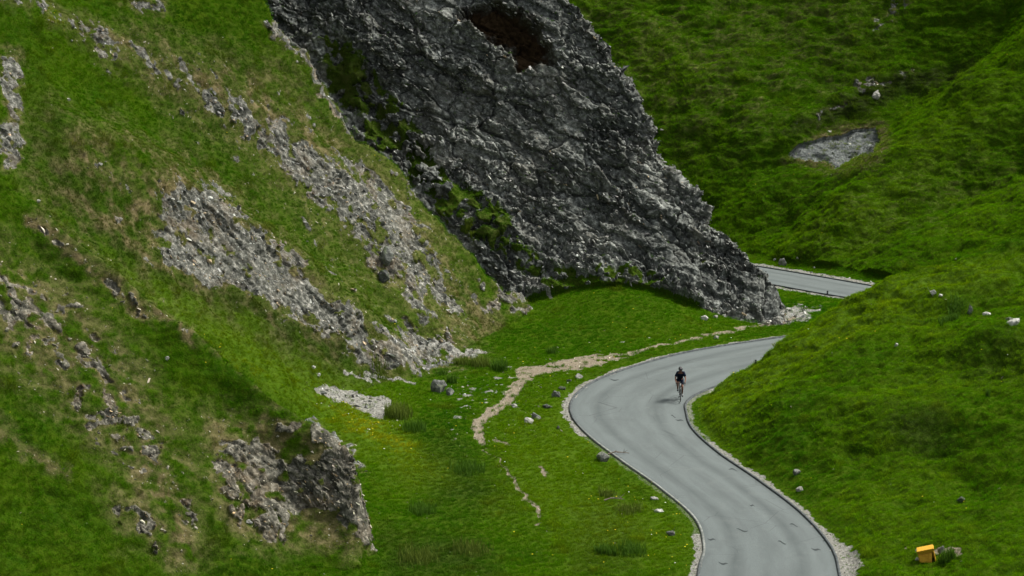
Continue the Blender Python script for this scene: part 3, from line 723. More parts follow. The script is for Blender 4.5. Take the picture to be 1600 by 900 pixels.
at = nd(nt, "ShaderNodeAttribute", attribute_name="tint", attribute_type='INSTANCER')
pos = nt.nodes.new("ShaderNodeNewGeometry").outputs['Position']
nt.links.new(mixc(nt, 1., at.outputs['Color'], ramp(nt, noise(nt, 9, 4, .75, pos), [(.3, .55), (.65, 1.15)]), 'MULTIPLY'), b.inputs['Base Color'])
bump(nt, b, noise(nt, 22, 3, .7, pos), .03, .6)
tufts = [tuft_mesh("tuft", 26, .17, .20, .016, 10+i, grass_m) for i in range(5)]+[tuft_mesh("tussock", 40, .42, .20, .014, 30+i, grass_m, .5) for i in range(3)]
stones = [rock_mesh("stone", 50+i, stone_m, .6+.1*(i % 4)) for i in range(8)]

# world area that each grid vertex stands for
ax = np.stack(np.gradient(X, axis=0), 0), 0
e1_ = np.stack([np.gradient(X, axis=0), np.gradient(Y, axis=0), np.gradient(Z, axis=0)], -1)
e2_ = np.stack([np.gradient(X, axis=1), np.gradient(Y, axis=1), np.gradient(Z, axis=1)], -1)
AREA = np.linalg.norm(np.cross(e1_, e2_), axis=-1)
AREA = np.where(SCAT, np.minimum(AREA, .3), 0)*np.where(VIS, 1, .6)
def sample(density, seed, jitter=1.0):
    """density: points per square metre for every grid vertex; returns positions and vertex ids"""
    r = np.random.default_rng(seed); lam = (density*AREA).ravel(); cnt = r.poisson(lam)
    ids = np.repeat(np.arange(len(lam)), cnt); n = len(ids)
    i, j = ids//nR, ids % nR
    ju, jv = r.uniform(-.5, .5, n)*jitter, r.uniform(-.5, .5, n)*jitter
    p = np.stack([X[i, j], Y[i, j], Z[i, j]], 1)+e1_[i, j]*ju[:, None]+e2_[i, j]*jv[:, None]
    return p, ids, r
def jit_col(base, r, amt, ch=.12):
    n = len(base); b_ = base*(1+amt*r.normal(size=(n, 1)))*(1+ch*r.normal(size=(n, 3)))
    return np.concatenate([np.clip(b_, .0015, .8), np.ones((n, 1))], 1)
rf, gf, sf = rock.ravel(), gravel.ravel(), soil.ravel()
bare = np.maximum(np.maximum(rock*1.0, gravel), soil)
tk = 1-sstep(.3, .62, bare+.12*nB)
tk = np.maximum(tk, np.where((RD > .8) & (rock < .3), .35*sstep(-.1, .35, nF+.3*nB), 0))
tk = tk*np.where((CID == CLF) | (CID == FAR), 1, 1-np.where(CID == SPU, .85, .65)*sstep(.10, .45, rim)*sstep(-.45, .15, nF))
tk = np.where(RD < .06, 0, np.maximum(tk, np.where(RD < .8, .3*sstep(-.1, .3, nF), 0)))
tk = np.maximum(tk, np.where(RD > .6, .10*sstep(-.1, .5, nB)*(rock > .3), 0))
tk = tk*np.where((CID == CLF) & (burn > .3), 0, 1)
bump_n = fbm(X/1.3+4, Y/1.3, Z/1.3, 3)
P_, ids, r = sample(TUFT*tk, 21)
gcol = np.array([(.056, .180, .002)])*np.ones((len(ids), 1))
def lerp(a, bcol, f): return a*(1-f[:, None])+np.array([bcol])*f[:, None]
nDf, nAf, nBf, bnf = (a.ravel()[ids] for a in (nD, nA, nB, bump_n))
gcol = lerp(gcol, (.092, .218, .003), sstep(-.2, .5, nDf+.3*nBf))
gcol = lerp(gcol, (.026, .110, .004), sstep(0, .5, -nDf-.2*nAf)*.8)
gcol = lerp(gcol, (.145, .165, .016), sstep(.1, .6, bnf)*.45)
gcol = lerp(gcol, (.185, .160, .055), dry.ravel()[ids]*(.5+.5*r.random(len(ids))))
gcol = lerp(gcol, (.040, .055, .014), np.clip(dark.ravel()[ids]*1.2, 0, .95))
gcol = lerp(gcol, (.185, .28, .004), lime.ravel()[ids]*.85)
gcol = lerp(gcol, (.34, .34, .004), yellow.ravel()[ids]*.7)
farz = ((CID.ravel()[ids] == FAR))*1.0
gcol = lerp(gcol, (.080, .178, .002), farz*.45)
gcol = gcol*(1+.2*farz)[:, None]
knz = (CID.ravel()[ids] == KN)*1.0; gcol = lerp(gcol, (.125, .235, .004), knz*.45*sstep(-.6, .4, nDf))*(1+.12*knz)[:, None]
tint = jit_col(gcol, r, .13, .06)
n = len(ids)
nn = N2.reshape(-1, 3)[ids]
# lean half way to the slope's normal
up = np.array([0, 0, 1.])*.6+nn*.4; up /= np.linalg.norm(up, axis=1)[:, None]
rotx = np.arctan2(-up[:, 1], up[:, 2]); roty = np.arcsin(np.clip(up[:, 0], -1, 1))
rot = np.stack([rotx, roty, r.uniform(0, 6.28, n)*0], 1)
rot[:, 2] = r.uniform(-3.14, 3.14, n)*0
long_ = sstep(.15, .6, bnf)*.8
s_ = r.uniform(.5, 1.0, n)*(0.70+.5*long_)*np.where(CID.ravel()[ids] == FAR, 1.25, 1.)
s_ *= np.where(rf[ids] > .3, .75, 1)
edge_short = sstep(0, 1.5, RD.ravel()[ids]); s_ *= .55+.45*edge_short
pid = r.integers(0, 5, n)
tuss = (r.random(n) < .05*long_+.02*(CID.ravel()[ids] == KN)); pid = np.where(tuss, r.integers(5, 8, n), pid)
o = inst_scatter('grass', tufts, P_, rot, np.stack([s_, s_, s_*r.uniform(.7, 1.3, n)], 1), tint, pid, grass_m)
tag(o, 'short green turf covering the hillsides and the valley floor', 'grass', kind='stuff')
NTUFT = n
# rubble on the crags, cliff, scree and verges
def stones_on(name, dens, seed, smin_, smax_, colf, label, cat, power=2.5, sink=.25):
    P_, ids, r = sample(dens, seed); n = len(ids)
    s_ = smin_*(1-r.random(n)*(1-(smin_/smax_)**power))**(-1/power)
    P_ = P_-N2.reshape(-1, 3)[ids]*(s_*sink)[:, None]
    col = colf(r, ids, s_)
    o = inst_scatter(name, stones, P_, (np.stack([r.normal(0, .3, n), r.normal(.70, .35, n), r.normal(0, .6, n)], 1) if name == 'rubble' else r.uniform(-3.1, 3.1, (n, 3))*np.array([[.35, .35, 1]])), np.stack([s_*r.uniform(.9, 1.8, n), s_*r.uniform(.7, 1.2, n), s_*r.uniform(.3, .8, n)], 1), jit_col(col, r, .26, .02), r.integers(0, 8, n), stone_m)
    tag(o, label, cat, kind='stuff'); print(name, n); return o
def grey(r, n, lo, hi, p=1.6):
    v = lo+(hi-lo)*r.random(n)**p; return np.stack([v, v*1.01, v*.93], 1)
def crag_col(r, ids, s_):
    c_ = grey(r, len(ids), .06, .42); cl = CID.ravel()[ids] == CLF
    c_ = c_*np.where(cl, .95, 1.15)[:, None]
    c_ = np.where((CID.ravel()[ids] == SPU)[:, None], c_*np.array([[1.05, .97, .82]]), c_); wm = (r.random(len(ids)) < np.where(cl, .02, .25)) & (s_ < .3); c_[wm] = c_[wm]*np.array([1.05, .82, .58]); return c_
rd1 = rock*sstep(.35, .7, rock)*(RD > .7)*(1-burn)
stones_on('rubble', rd1*(18*sstep(-.3, .3, nA+.4*nB))+rd1*np.where(CID == CLF, 6., 14.), 31, .04, .17, crag_col, 'grey angular limestone rubble lying over the crags and cliff', 'rubble', 1.9, .45)
rimz = np.where(CID == CLF, 0, sstep(.12, .45, rim+.25*nF))*(RD > 1)*(rock < .5)
halo = mx(poly([(1228, 240), (1290, 212), (1370, 200), (1380, 240), (1308, 268), (1238, 252)], 7, [FAR], bias=5, warp=.5), poly([(470, 600), (520, 600), (625, 622), (620, 665), (560, 655), (490, 625)], 10, [LFT, FL], bias=6, warp=.6),
          sstep(.05, .5, soil)*(RD > .9), poly([(700, 590), (860, 560), (930, 560), (850, 610), (790, 690), (720, 700)], 22, [FL]))
stones_on('loose_stones', rimz*9+halo*6+np.where(CID == CLF, 0, .12*(RD > 1))*(CID != FAR), 35, .03, .11, lambda r, ids, s_: grey(r, len(ids), .12, .55, 1.2)*np.array([[1.05, .97, .82]]), 'fine loose stones and shards spread through the dry turf round the outcrops', 'stones', 1.8, .2)
def scree_col(r, ids, s_):
    far_ = ((CID.ravel()[ids] == FAR) & (GY.ravel()[ids] > 186)); c_ = grey(r, len(ids), .12, .46, 1.2)
    c_[far_] = c_[far_]*np.array([.50, .54, .53]); sp = r.random(len(ids)) < .05; c_[sp & far_] *= 2.0; return c_
gs_ = sstep(.5, .8, gravel)
stones_on('scree', gs_*np.where(RD > .9, 1., 0)*26, 32, .04, .28, scree_col, 'pale loose stones of the bare scree patches and worn ground', 'scree', 2.2, .2)
stones_on('gravel', gs_*np.where((RD <= .9) & (RD > -.02+.1), 1., 0)*60, 33, .02, .09, lambda r, ids, s_: grey(r, len(ids), .08, .38, 1.2)*np.array([[1.05, 1., .9]]), 'pale gravel along the kerbs of the road', 'gravel', 2.5, .2)
stones_on('path_stones', sstep(.4, .8, soil)*(RD > .5)*9, 34, .02, .12, lambda r, ids, s_: grey(r, len(ids), .16, .55, 1.)*np.array([[1.08, .98, .82]]), 'small stones on the worn brown footpath', 'stones', 2.2, .3)
print('tufts', NTUFT)
#@@OBJECTS
cl_m, nt, b = mat("shade_cloud_white"); b.inputs['Base Color'].default_value = (.8, .8, .8, 1)
def shade_cloud(gx, gy, gz, rx_, ry_, label, seed, alt=150.):
    t = (alt-gz)/sdir.z; c_ = Vector((gx, gy, gz))+sdir*t
    bm = bmesh.new(); bmesh.ops.create_icosphere(bm, subdivisions=4, radius=1)
    from mathutils import noise as mn
    for v in bm.verts:
        d = 1+.35*mn.fractal(v.co*1.3+Vector((seed, 0, 0)), 1., 2., 4); v.co = Vector((v.co.x*rx_*d, v.co.y*ry_*d, v.co.z*5*d))
    me = bpy.data.meshes.new('shade_cloud'); bm.to_mesh(me); bm.free(); me.materials.append(cl_m); me.polygons.foreach_set('use_smooth', [True]*len(me.polygons))
    o = link(bpy.data.objects.new('shade_cloud', me)); o.location = c_; tag(o, kind='structure'); return o
SHADE_CLOUDS = [(-21, 102, 0, 13, 8, 1.), (-24, 143, 20, 11, 9, 5.), (-8, 174, 30, 8, 10, 2.), (44, 214, 16, 9, 10, 3.), (27, 108, 2, 7, 5, 4.)]  # unseen clouds added along the sun's path to shade these ground spots
for gx, gy, gz, a_, b2, sd_ in SHADE_CLOUDS: shade_cloud(gx, gy, gz, a_, b2, None, sd_)

# ------------------------------------------------------------------ boulders
bold_m = {}
def boulder_mat(key, lo, hi, moss=.0):
    if key in bold_m: return bold_m[key]
    m, nt, b = mat("boulder_"+key); tc = nt.nodes.new("ShaderNodeNewGeometry")
    n1 = noise(nt, 6, 5, .75, tc.outputs['Position'])
    c = mixc(nt, ramp(nt, n1, [(.38, 0.), (.62, 1.)]), lo, hi)
    if moss: c = mixc(nt, ramp(nt, noise(nt, 3, 3, .6, tc.outputs['Position']), [(.5, 0.), (.62, moss)]), c, (.05, .08, .012))
    nt.links.new(c, b.inputs['Base Color']); bump(nt, b, noise(nt, 14, 4, .75, tc.outputs['Position']), .05, .8)
    bold_m[key] = m; return m
BM = {'grey': ((.07, .075, .068), (.23, .235, .21)), 'dark': ((.03, .034, .032), (.11, .115, .105)), 'white': ((.30, .30, .27), (.62, .61, .56)), 'pale': ((.17, .17, .15), (.42, .41, .37))}
def boulder_mesh(seed, wd, dp, ht, m):
    r = random.Random(seed); bm = bmesh.new()
    for i in range(18):
        v = Vector((r.gauss(0, 1), r.gauss(0, 1), r.gauss(0, 1))).normalized()*r.uniform(.8, 1.05); bm.verts.new(v)
    bmesh.ops.convex_hull(bm, input=bm.verts)
    for v in [v for v in bm.verts if not v.link_faces]: bm.verts.remove(v)
    bmesh.ops.bevel(bm, geom=bm.edges[:], offset=.07, segments=1, affect='EDGES')
    bmesh.ops.triangulate(bm, faces=bm.faces[:])
    bmesh.ops.subdivide_edges(bm, edges=bm.edges[:], cuts=2, use_grid_fill=True)
    from mathutils import noise as mn
    for v in bm.verts:
        p = v.co*1.6+Vector((seed*3.1, 0, 0)); d = mn.fractal(p, 1., 2., 4)*.16
        v.co += v.co.normalized()*d
        v.co = Vector((v.co.x*wd/2, v.co.y*dp/2, v.co.z*ht/2))
    me = bpy.data.meshes.new('boulder'); bm.to_mesh(me); bm.free(); me.materials.append(m); return me
def place(u, v):
    p, n_ = pick(u, v); return p, n_
def boulder(u, v, wpx, asp, key, label, group=None, cat='boulder', tilt=0., rz=0.):
    p, n_ = place(u, v+wpx*asp*.35); dep = p.y*CP-(p.z-HC)*SP; wm = wpx*dep/FPX; hm = wm*asp*1.15
    lo, hi = BM[key]; m = boulder_mat(key, lo, hi, .6 if key in ('grey', 'dark') else .2)
    me = boulder_mesh(int(u*7+v), wm, wm*.75, hm*1.3, m)
    o = link(bpy.data.objects.new('boulder' if cat == 'boulder' else 'stone', me)); o.location = p+Vector((0, 0, hm*.28)); o.rotation_euler = (0, tilt, rz)
    tag(o, label, cat, group); return o
G1 = 'boulders scattered on the turf'
for a in [
    (686, 605, 30, .75, 'grey', 'largest dark grey boulder on the meadow, right of the pale scree patch'),
    (703, 613, 18, .65, 'grey', 'lower grey boulder leaning against the right side of the large meadow boulder'),
    (836, 651, 20, .55, 'grey', 'mossy grey boulder just behind a long pale one, right of the footpath end', .2),
    (826, 658, 20, .45, 'pale', 'long pale boulder in front of a mossy one, right of the footpath end', .25),
    (868, 616, 17, .6, 'grey', 'round grey boulder on the turf left of the bend of the road'),
    (878, 606, 14, .5, 'dark', 'dark low boulder just above the round grey one left of the bend'),
    (889, 595, 9, .7, 'grey', 'small grey boulder between the footpath and the start of the bend'),
    (905, 588, 14, .6, 'pale', 'pale boulder closest below the widest stony part of the footpath'),
    (855, 635, 19, .35, 'dark', 'flat dark boulder half sunk in the turf left of the bend'),
    (804, 634, 12, .5, 'pale', 'small pale boulder touching the right edge of the narrow brown footpath'),
    (872, 668, 8, .7, 'dark', 'tiny dark boulder alone on the turf below the bend of the road'),
    (944, 714, 32, .40, 'grey', 'flat mossy boulder at the left kerb with a dead branch lying on it'),
    (1030, 798, 18, .35, 'white', 'flat whitish boulder in the flowery turf left of the road, lower of two'),
    (1022, 779, 16, .30, 'pale', 'thin pale boulder in the flowery turf left of the road, upper of two'),
    (1048, 834, 18, .40, 'grey', 'grey boulder in yellow flowers nearest the lower left kerb'),
    (1100, 497, 14, .6, 'white', 'bright whitish boulder on the grass below the cliff foot'),
    (1119, 496, 10, .5, 'pale', 'dull grey boulder right beside the bright whitish one below the cliff'),
    (1119, 527, 10, .6, 'pale', 'small boulder on the strip between footpath and upper road kerb'),
    (1245, 738, 16, .65, 'grey', 'grey boulder on the knoll just above the right kerb'),
    (1250, 765, 15, .55, 'pale', 'pale tilted boulder at the foot of the knoll below the grey one', -.5),
    (1400, 539, 7, .9, 'white', 'tiny white boulder alone on the middle of the knoll'),
    (1459, 457, 13, .6, 'white', 'white boulder on top of the knoll, left end of a short line', .3),
    (1470, 462, 9, .5, 'white', 'smaller white boulder just right of the one on top of the knoll', .3),
    (1515, 484, 13, 1.1, 'grey', 'upright dark grey boulder in a dark hollow on the knoll'),
    (1542, 491, 15, .5, 'white', 'low white boulder between an upright grey one and the white slab'),
    (1584, 504, 26, .45, 'white', 'long white slab of rock at the right edge of the knoll', -.3),
    (1576, 499, 14, .45, 'grey', 'grey slab lying behind the long white slab on the knoll', -.2),
    (1500, 782, 20, .35, 'dark', 'dark broken slab on the knoll above the orange grit bin', -.6),
    (1222, 411, 15, .8, 'grey', 'round grey boulder standing on the far verge of the upper road'),
    (1247, 403, 5, .7, 'white', 'small white boulder on the slope right of the round roadside boulder'),
    (1210, 406, 5, .7, 'white', 'small white boulder on the slope left of the round roadside boulder'),
    (1273, 418, 4, .7, 'white', 'tiny white boulder on the far verge right of the round boulder'),
    (1296, 206, 7, .6, 'white', 'white stone on the upper rim of the grey scree patch'),
    (107, 155, 8, .7, 'white', 'bright white rock on the upper left hillside'),
    (112, 64, 6, .6, 'white', 'small white rock near the top of the left hillside'),
    (603, 402, 30, .9, 'grey', 'big grey block standing out of the long rib of rock'),
    (600, 432, 22, .8, 'dark', 'dark block just below the big grey one on the rib'),
    (490, 574, 9, .5, 'white', 'white stone above the pale scree patch, upper of a pair'),
    (497, 586, 10, .5, 'white', 'white stone above the pale scree patch, lower of a pair'),
    (60, 315, 8, .6, 'pale', 'pale stone on the crest of the near spur, at the left'),
    (262, 560, 9, .6, 'pale', 'pale stone on the near spur below its grassy crest'),
    (390, 815, 14, .4, 'white', 'white stone below the crag near the foot of the spur'),
    (1368, 148, 22, .5, 'pale', 'pale slab in the small outcrop high on the far hillside', -.5),
    (1433, 862, 9, .9, 'pale', 'pale stone against the left side of the grit bin'),
    (1434, 874, 10, .6, 'white', 'white stone in front of the lower left corner of the grit bin'),
]:
    boulder(*a[:6], group=G1, tilt=a[6] if len(a) > 6 else 0, rz=random.uniform(-.4, .4))
# ------------------------------------------------------------------ rushes, nettles and stalks
def plain_leaf(name, c1, c2, transl=.3):
    m, nt, b = mat(name); v = nd(nt, "ShaderNodeAttribute", attribute_name="tipf")
    c = mixc(nt, v.outputs['Fac'], c1, c2); nt.links.new(c, b.inputs['Base Color'])
    tr = nt.nodes.new("ShaderNodeBsdfTranslucent"); nt.links.new(c, tr.inputs[0]); ms = nt.nodes.new("ShaderNodeMixShader"); ms.inputs[0].default_value = transl
    nt.links.new(b.outputs[0], ms.inputs[1]); nt.links.new(tr.outputs[0], ms.inputs[2]); nt.links.new(ms.outputs[0], nt.nodes['Material Output'].inputs[0]); return m
rush_m = [plain_leaf("rush_dark", (.030, .082, .006), (.07, .15, .010)), plain_leaf("rush_olive", (.05, .085, .010), (.12, .165, .02))]
def rush(u, v, wpx, hpx, mi, label, n=260):
    p, n_ = pick(u, v); dep = p.y*CP-(p.z-HC)*SP; wm = wpx*dep/FPX; hm = hpx*dep/FPX*.9
    r = random.Random(int(u*13+v)); vs, fs, tip = [], [], []
    blobs = [(r.gauss(0, .27)*wm, r.gauss(0, .27)*wm*1.3, r.uniform(.55, 1.)) for _ in range(max(3, int(wm*5)))]
    for i in range(n):
        b_ = r.choice(blobs); t_ = r.random(); bx, by = ((b_[0]+r.gauss(0, .15), b_[1]+r.gauss(0, .15)) if t_ < .25 else (r.gauss(0, .22)*wm, r.gauss(0, .24)*wm))
        bx = max(-.45*wm, min(.45*wm, bx)); by = max(-.6*wm, min(.6*wm, by))
        q_, _ = None, None
        a = r.random()*6.28; hh = hm*b_[2]*r.uniform(.5, 1.); l = hh*r.uniform(.05, .5); ww = r.uniform(.010, .018)
        # follow the ground's tilt
        gz = -(n_.x*bx+n_.y*by)/max(n_.z, .4)
        px, py = -math.sin(a)*ww, math.cos(a)*ww; k0 = len(vs)
        vs += [(bx-px, by-py, gz-.08), (bx+px, by+py, gz-.08), (bx+math.cos(a)*l*.4-px*.8, by+math.sin(a)*l*.4-py*.8, gz+hh*.6), (bx+math.cos(a)*l*.4+px*.8, by+math.sin(a)*l*.4+py*.8, gz+hh*.6),
               (bx+math.cos(a)*l, by+math.sin(a)*l, gz+hh)]
        tip += [0, 0, .6, .6, 1]; fs += [(k0, k0+1, k0+3, k0+2), (k0+2, k0+3, k0+4)]
    me = bpy.data.meshes.new('rush_clump'); me.from_pydata(vs, [], fs)
    at_ = me.attributes.new('tipf', 'FLOAT', 'POINT'); at_.data.foreach_set('value', np.array(tip, np.float32)); me.materials.append(rush_m[mi])
    o = link(bpy.data.objects.new('rush_clump', me)); o.location = p; tag(o, label, 'rushes', 'rush and nettle clumps'); return o
for a in [
    (862, 551, 20, 17, 0, 'single dark rush clump alone on the grass below the cliff', 220),
    (781, 577, 26, 28, 0, 'tall dark rush clump at the right end of a row above the footpath fork', 420),
    (752, 572, 34, 22, 1, 'middle olive rush clump of the row above the footpath fork', 420),
    (722, 568, 30, 16, 1, 'low olive rush clump at the left end of the row above the footpath fork', 320),
    (706, 597, 16, 18, 0, 'small dark rush clump just behind the largest meadow boulder', 240),
    (690, 585, 20, 12, 0, 'faint green rush clump left of the small dark one behind the boulder', 200),
    (622, 650, 46, 32, 1, 'wide olive clump of long grass at the right end of the pale scree', 620),
    (648, 672, 40, 24, 0, 'dark clump of long grass below the wide olive one beside the scree', 480),
    (600, 590, 40, 14, 1, 'low rush clump under the foot of the rocky ribs', 300),
    (660, 800, 46, 20, 0, 'broad dark patch of rushes in the meadow right of the crag', 650),
    (730, 735, 60, 18, 0, 'long dark rush clump on the meadow above the broad patch', 560),
    (740, 862, 70, 18, 1, 'olive rush patch near the bottom of the meadow', 560),
    (655, 875, 70, 22, 1, 'brownish rush patch at the bottom beside the foot of the spur', 560),
    (988, 862, 46, 22, 0, 'dark rush clump left of the lower road bend, right of a pair', 520),
    (945, 862, 36, 20, 0, 'dark rush clump left of the lower road bend, left of a pair', 460),
    (982, 800, 50, 16, 1, 'thin olive rushes above the dark pair beside the road', 380),
    (950, 775, 30, 14, 1, 'sparse rushes beside the flat mossy kerb boulder, lower down', 240),
    (1478, 876, 24, 26, 0, 'dark leafy clump growing against the right side of the grit bin', 420),
    (1497, 482, 34, 18, 0, 'dark scrubby clump in the hollow on top of the knoll', 420),
    (1482, 500, 34, 14, 0, 'small dark scrubby clump below the hollow on the knoll', 300),
    (1543, 620, 5, 20, 0, 'thin dark upright sprig alone on the right of the knoll', 60),
]: rush(*a[:6], n=a[6])
# flowers
fl_m, nt, b = mat("petal"); at = nd(nt, "ShaderNodeAttribute", attribute_name="tint", attribute_type='INSTANCER'); nt.links.new(at.outputs['Color'], b.inputs['Base Color'])
def flower_mesh(nm):
    vs = [(0, 0, .02)]; fs = []
    for k_ in range(10):
        a = k_*math.pi/5; r_ = .045 if k_ % 2 == 0 else .03; vs.append((r_*math.cos(a), r_*math.sin(a), 0.005))
    vs.append((0, 0, -.02))
    for k_ in range(10): fs += [(0, 1+k_, 1+(k_+1) % 10), (11, 1+(k_+1) % 10, 1+k_)]
    me = bpy.data.meshes.new(nm); me.from_pydata(vs, [], fs); me.materials.append(fl_m); return me
fmask = mx(poly([(960, 720), (1090, 800), (1090, 890), (960, 890), (930, 800)], 30, [FL])*1.2, poly([(880, 680), (1000, 720), (1000, 780), (880, 760)], 30, [FL])*.5, yellow*5,
           poly([(700, 620), (880, 560), (900, 700), (700, 760)], 40, [FL])*.25, poly([(300, 820), (420, 820), (480, 900), (300, 900)], 25, [SPU])*.8,
           poly([(1080, 640), (1400, 700), (1400, 860), (1260, 800)], 40, [KN, FL])*.12, poly([(900, 470), (1200, 480), (1200, 540), (860, 560)], 25, [FL])*.35, np.where(CID == KN, .04, 0), np.where(CID == SPU, .08, .02))
fp, ids, r = sample(fmask*.8*tk, 61); n = len(fp); fc = np.where((r.random(n) < .25)[:, None], [[.7, .7, .6]], [[.62, .50, .02]])
fc = np.concatenate([fc, np.ones((n, 1))], 1); fs_ = r.uniform(.4, .95, n); fp[:, 2] += r.uniform(.08, .2, n)
o = inst_scatter('flowers', [flower_mesh('flower')], fp, np.zeros((n, 3)), np.stack([fs_]*3, 1), fc, np.zeros(n), fl_m)
tag(o, 'tiny yellow and white meadow flowers dotted through the turf', 'flowers', kind='stuff')

# ------------------------------------------------------------------ mesh helpers for made things
def flat(name, col, rough=.5, spec=.3, metal=0., noisy=None):
    m, nt, b = mat(name); b.inputs['Roughness'].default_value = rough; b.inputs['Specular IOR Level'].default_value = spec; b.inputs['Metallic'].default_value = metal
    pos = nt.nodes.new("ShaderNodeNewGeometry").outputs['Position']
    c2 = noisy or tuple(x*.7 for x in col)
    nt.links.new(mixc(nt, ramp(nt, noise(nt, 12, 3, .7, pos), [(.4, 0.), (.7, .8)]), col, c2), b.inputs['Base Color']); return m
class MB:
    def __init__(s): s.bm = bmesh.new()
    def hexa(s, pts):
        v = [s.bm.verts.new(p) for p in pts]
        for f in ((0, 3, 2, 1), (4, 5, 6, 7), (0, 1, 5, 4), (1, 2, 6, 5), (2, 3, 7, 6), (3, 0, 4, 7)): s.bm.faces.new([v[i] for i in f])
        return s
    def box(s, a, b_):
        x0, y0, z0 = a; x1, y1, z1 = b_
        return s.hexa([(x0, y0, z0), (x1, y0, z0), (x1, y1, z0), (x0, y1, z0), (x0, y0, z1), (x1, y0, z1), (x1, y1, z1), (x0, y1, z1)])
    def tube(s, pts, r0, n=8, r1=None):
        pts = [Vector(p) for p in pts]; rings = []
        for i, p in enumerate(pts):
            d = (pts[min(i+1, len(pts)-1)]-pts[max(i-1, 0)]).normalized(); q_ = d.to_track_quat('Z', 'Y')
            rr = r0 if r1 is None else r0+(r1-r0)*i/(len(pts)-1)
            rings.append([s.bm.verts.new(p+q_ @ Vector((rr*math.cos(6.2832*k_/n), rr*math.sin(6.2832*k_/n), 0))) for k_ in range(n)])
        for a, b_ in zip(rings, rings[1:]):
            for k_ in range(n): s.bm.faces.new((a[k_], a[(k_+1) % n], b_[(k_+1) % n], b_[k_]))
        s.bm.faces.new(rings[0][::-1]); s.bm.faces.new(rings[-1]); return s
    def torus(s, c, R, r_, n=28, k=8):
        rings = []
        for i in range(n):
            a = 6.28318*i/n; rings.append([s.bm.verts.new((c[0]+r_*math.sin(6.28318*j/k), c[1]+(R+r_*math.cos(6.28318*j/k))*math.cos(a), c[2]+(R+r_*math.cos(6.28318*j/k))*math.sin(a))) for j in range(k)])
        for i in range(n):
            for j in range(k): s.bm.faces.new((rings[i][j], rings[(i+1) % n][j], rings[(i+1) % n][(j+1) % k], rings[i][(j+1) % k]))
        return s
    def build(s, name, m, parent=None, bevel=0., smooth=False):
        if bevel: bmesh.ops.bevel(s.bm, geom=s.bm.edges[:], offset=bevel, segments=2, affect='EDGES')
        bmesh.ops.recalc_face_normals(s.bm, faces=s.bm.faces[:])
        me = bpy.data.meshes.new(name); s.bm.to_mesh(me); s.bm.free(); me.materials.append(m)
        if smooth: me.polygons.foreach_set('use_smooth', [True]*len(me.polygons))
        o = link(bpy.data.objects.new(name, me)); o.parent = parent; return o
def empty(name, loc, rot=(0, 0, 0)):
    o = link(bpy.data.objects.new(name, None)); o.location = loc; o.rotation_euler = rot; o.empty_display_size = .1; return o
def skin(name, verts, edges, radii, m, parent, root=0, lv=2):
    me = bpy.data.meshes.new(name); me.from_pydata([tuple(v) for v in verts], edges, []); o = link(bpy.data.objects.new(name, me))
    sm_ = o.modifiers.new('skin', 'SKIN'); sm_.use_smooth_shade = True
    for i, r_ in enumerate(radii): me.skin_vertices[0].data[i].radius = (r_, r_) if not isinstance(r_, tuple) else r_
    for i in range(len(verts)): me.skin_vertices[0].data[i].use_root = (i == root)
    ss = o.modifiers.new('sub', 'SUBSURF'); ss.levels = lv; ss.render_levels = lv
    dg = bpy.context.evaluated_depsgraph_get(); m2 = bpy.data.meshes.new_from_object(o.evaluated_get(dg)); o.modifiers.clear(); o.data = m2; m2.name = name
    m2.materials.clear(); m2.materials.append(m); m2.polygons.foreach_set('use_smooth', [True]*len(m2.polygons)); o.parent = parent; return o
# ------------------------------------------------------------------ bicycle and rider
black = flat("black_rubber", (.012, .012, .013), .7); frame_m = flat("frame_paint", (.02, .022, .026), .3, .5); white_p = flat("white_paint", (.75, .76, .76), .35, .5)
alloy = flat("alloy", (.35, .36, .37), .35, .5, .8); cloth_m = flat("black_cloth", (.008, .012, .024), .95, .05); skin_m = flat("skin", (.17, .085, .058), .6, .15, 0, (.13, .062, .042))
sock_m = flat("white_sock", (.75, .75, .74), .9); helmet_m = flat("helmet_shell", (.014, .014, .018), .35, .5); glass_m = flat("dark_lens", (.01, .01, .012), .1, .6)
def surf_z(x, y):
    return float(z_floor(np.array([x]), np.array([y]))[0])+.008+.04
cu, cv = 1063, 628
ys_ = np.arange(120, 150, .01); xs_, _, zs_ = unproj(cu, cv, ys_); i_ = int(np.argmax(zs_ < z_floor(xs_, ys_)+.045)); bx, by = float(xs_[i_]), float(ys_[i_])
YAW = math.atan2(-bx, by)*-1+.03
rot = (0, 0, -math.atan2(bx, by)+.04)
base_z = surf_z(bx, by+.3)
# front wheel contact sits at local (0,-.5,0)
off = Matrix.Rotation(rot[2], 3, 'Z') @ Vector((0, -.5, 0))
bike = empty('bicycle', (bx-off.x, by-off.y, base_z), rot)
tag(bike, 'dark road bicycle with drop bars ridden towards the viewer on the road', 'bicycle')
for yc in (-.5, .5):
    wo = MB(); [wo.tube([(0, yc, .335), (0, yc+.31*math.cos(a), .335+.31*math.sin(a))], .002, 4) for a in [6.2832*k_/16 for k_ in range(16)]]
    wo.tube([(-.05, yc, .335), (.05, yc, .335)], .018, 8)
    wob = wo.build('wheel', alloy, bike)
    MB().torus((0, yc, .335), .322, .014).build('tyre', black, wob, smooth=True); MB().torus((0, yc, .335), .300, .012).build('rim', black, wob, smooth=True)
f_ = MB(); ht, hb, bb, st = (0, -.36, .90), (0, -.385, .77), (0, .08, .27), (0, .24, .80)
for a, b_, r_ in ((ht, st, .014), (hb, bb, .018), (st, bb, .015), (bb, (.05, .5, .335), .009), (bb, (-.05, .5, .335), .009), (st, (.05, .5, .335), .007), (st, (-.05, .5, .335), .007), (st, (0, .265, .93), .013)): f_.tube([a, b_], r_)
f_.build('frame', frame_m, bike)
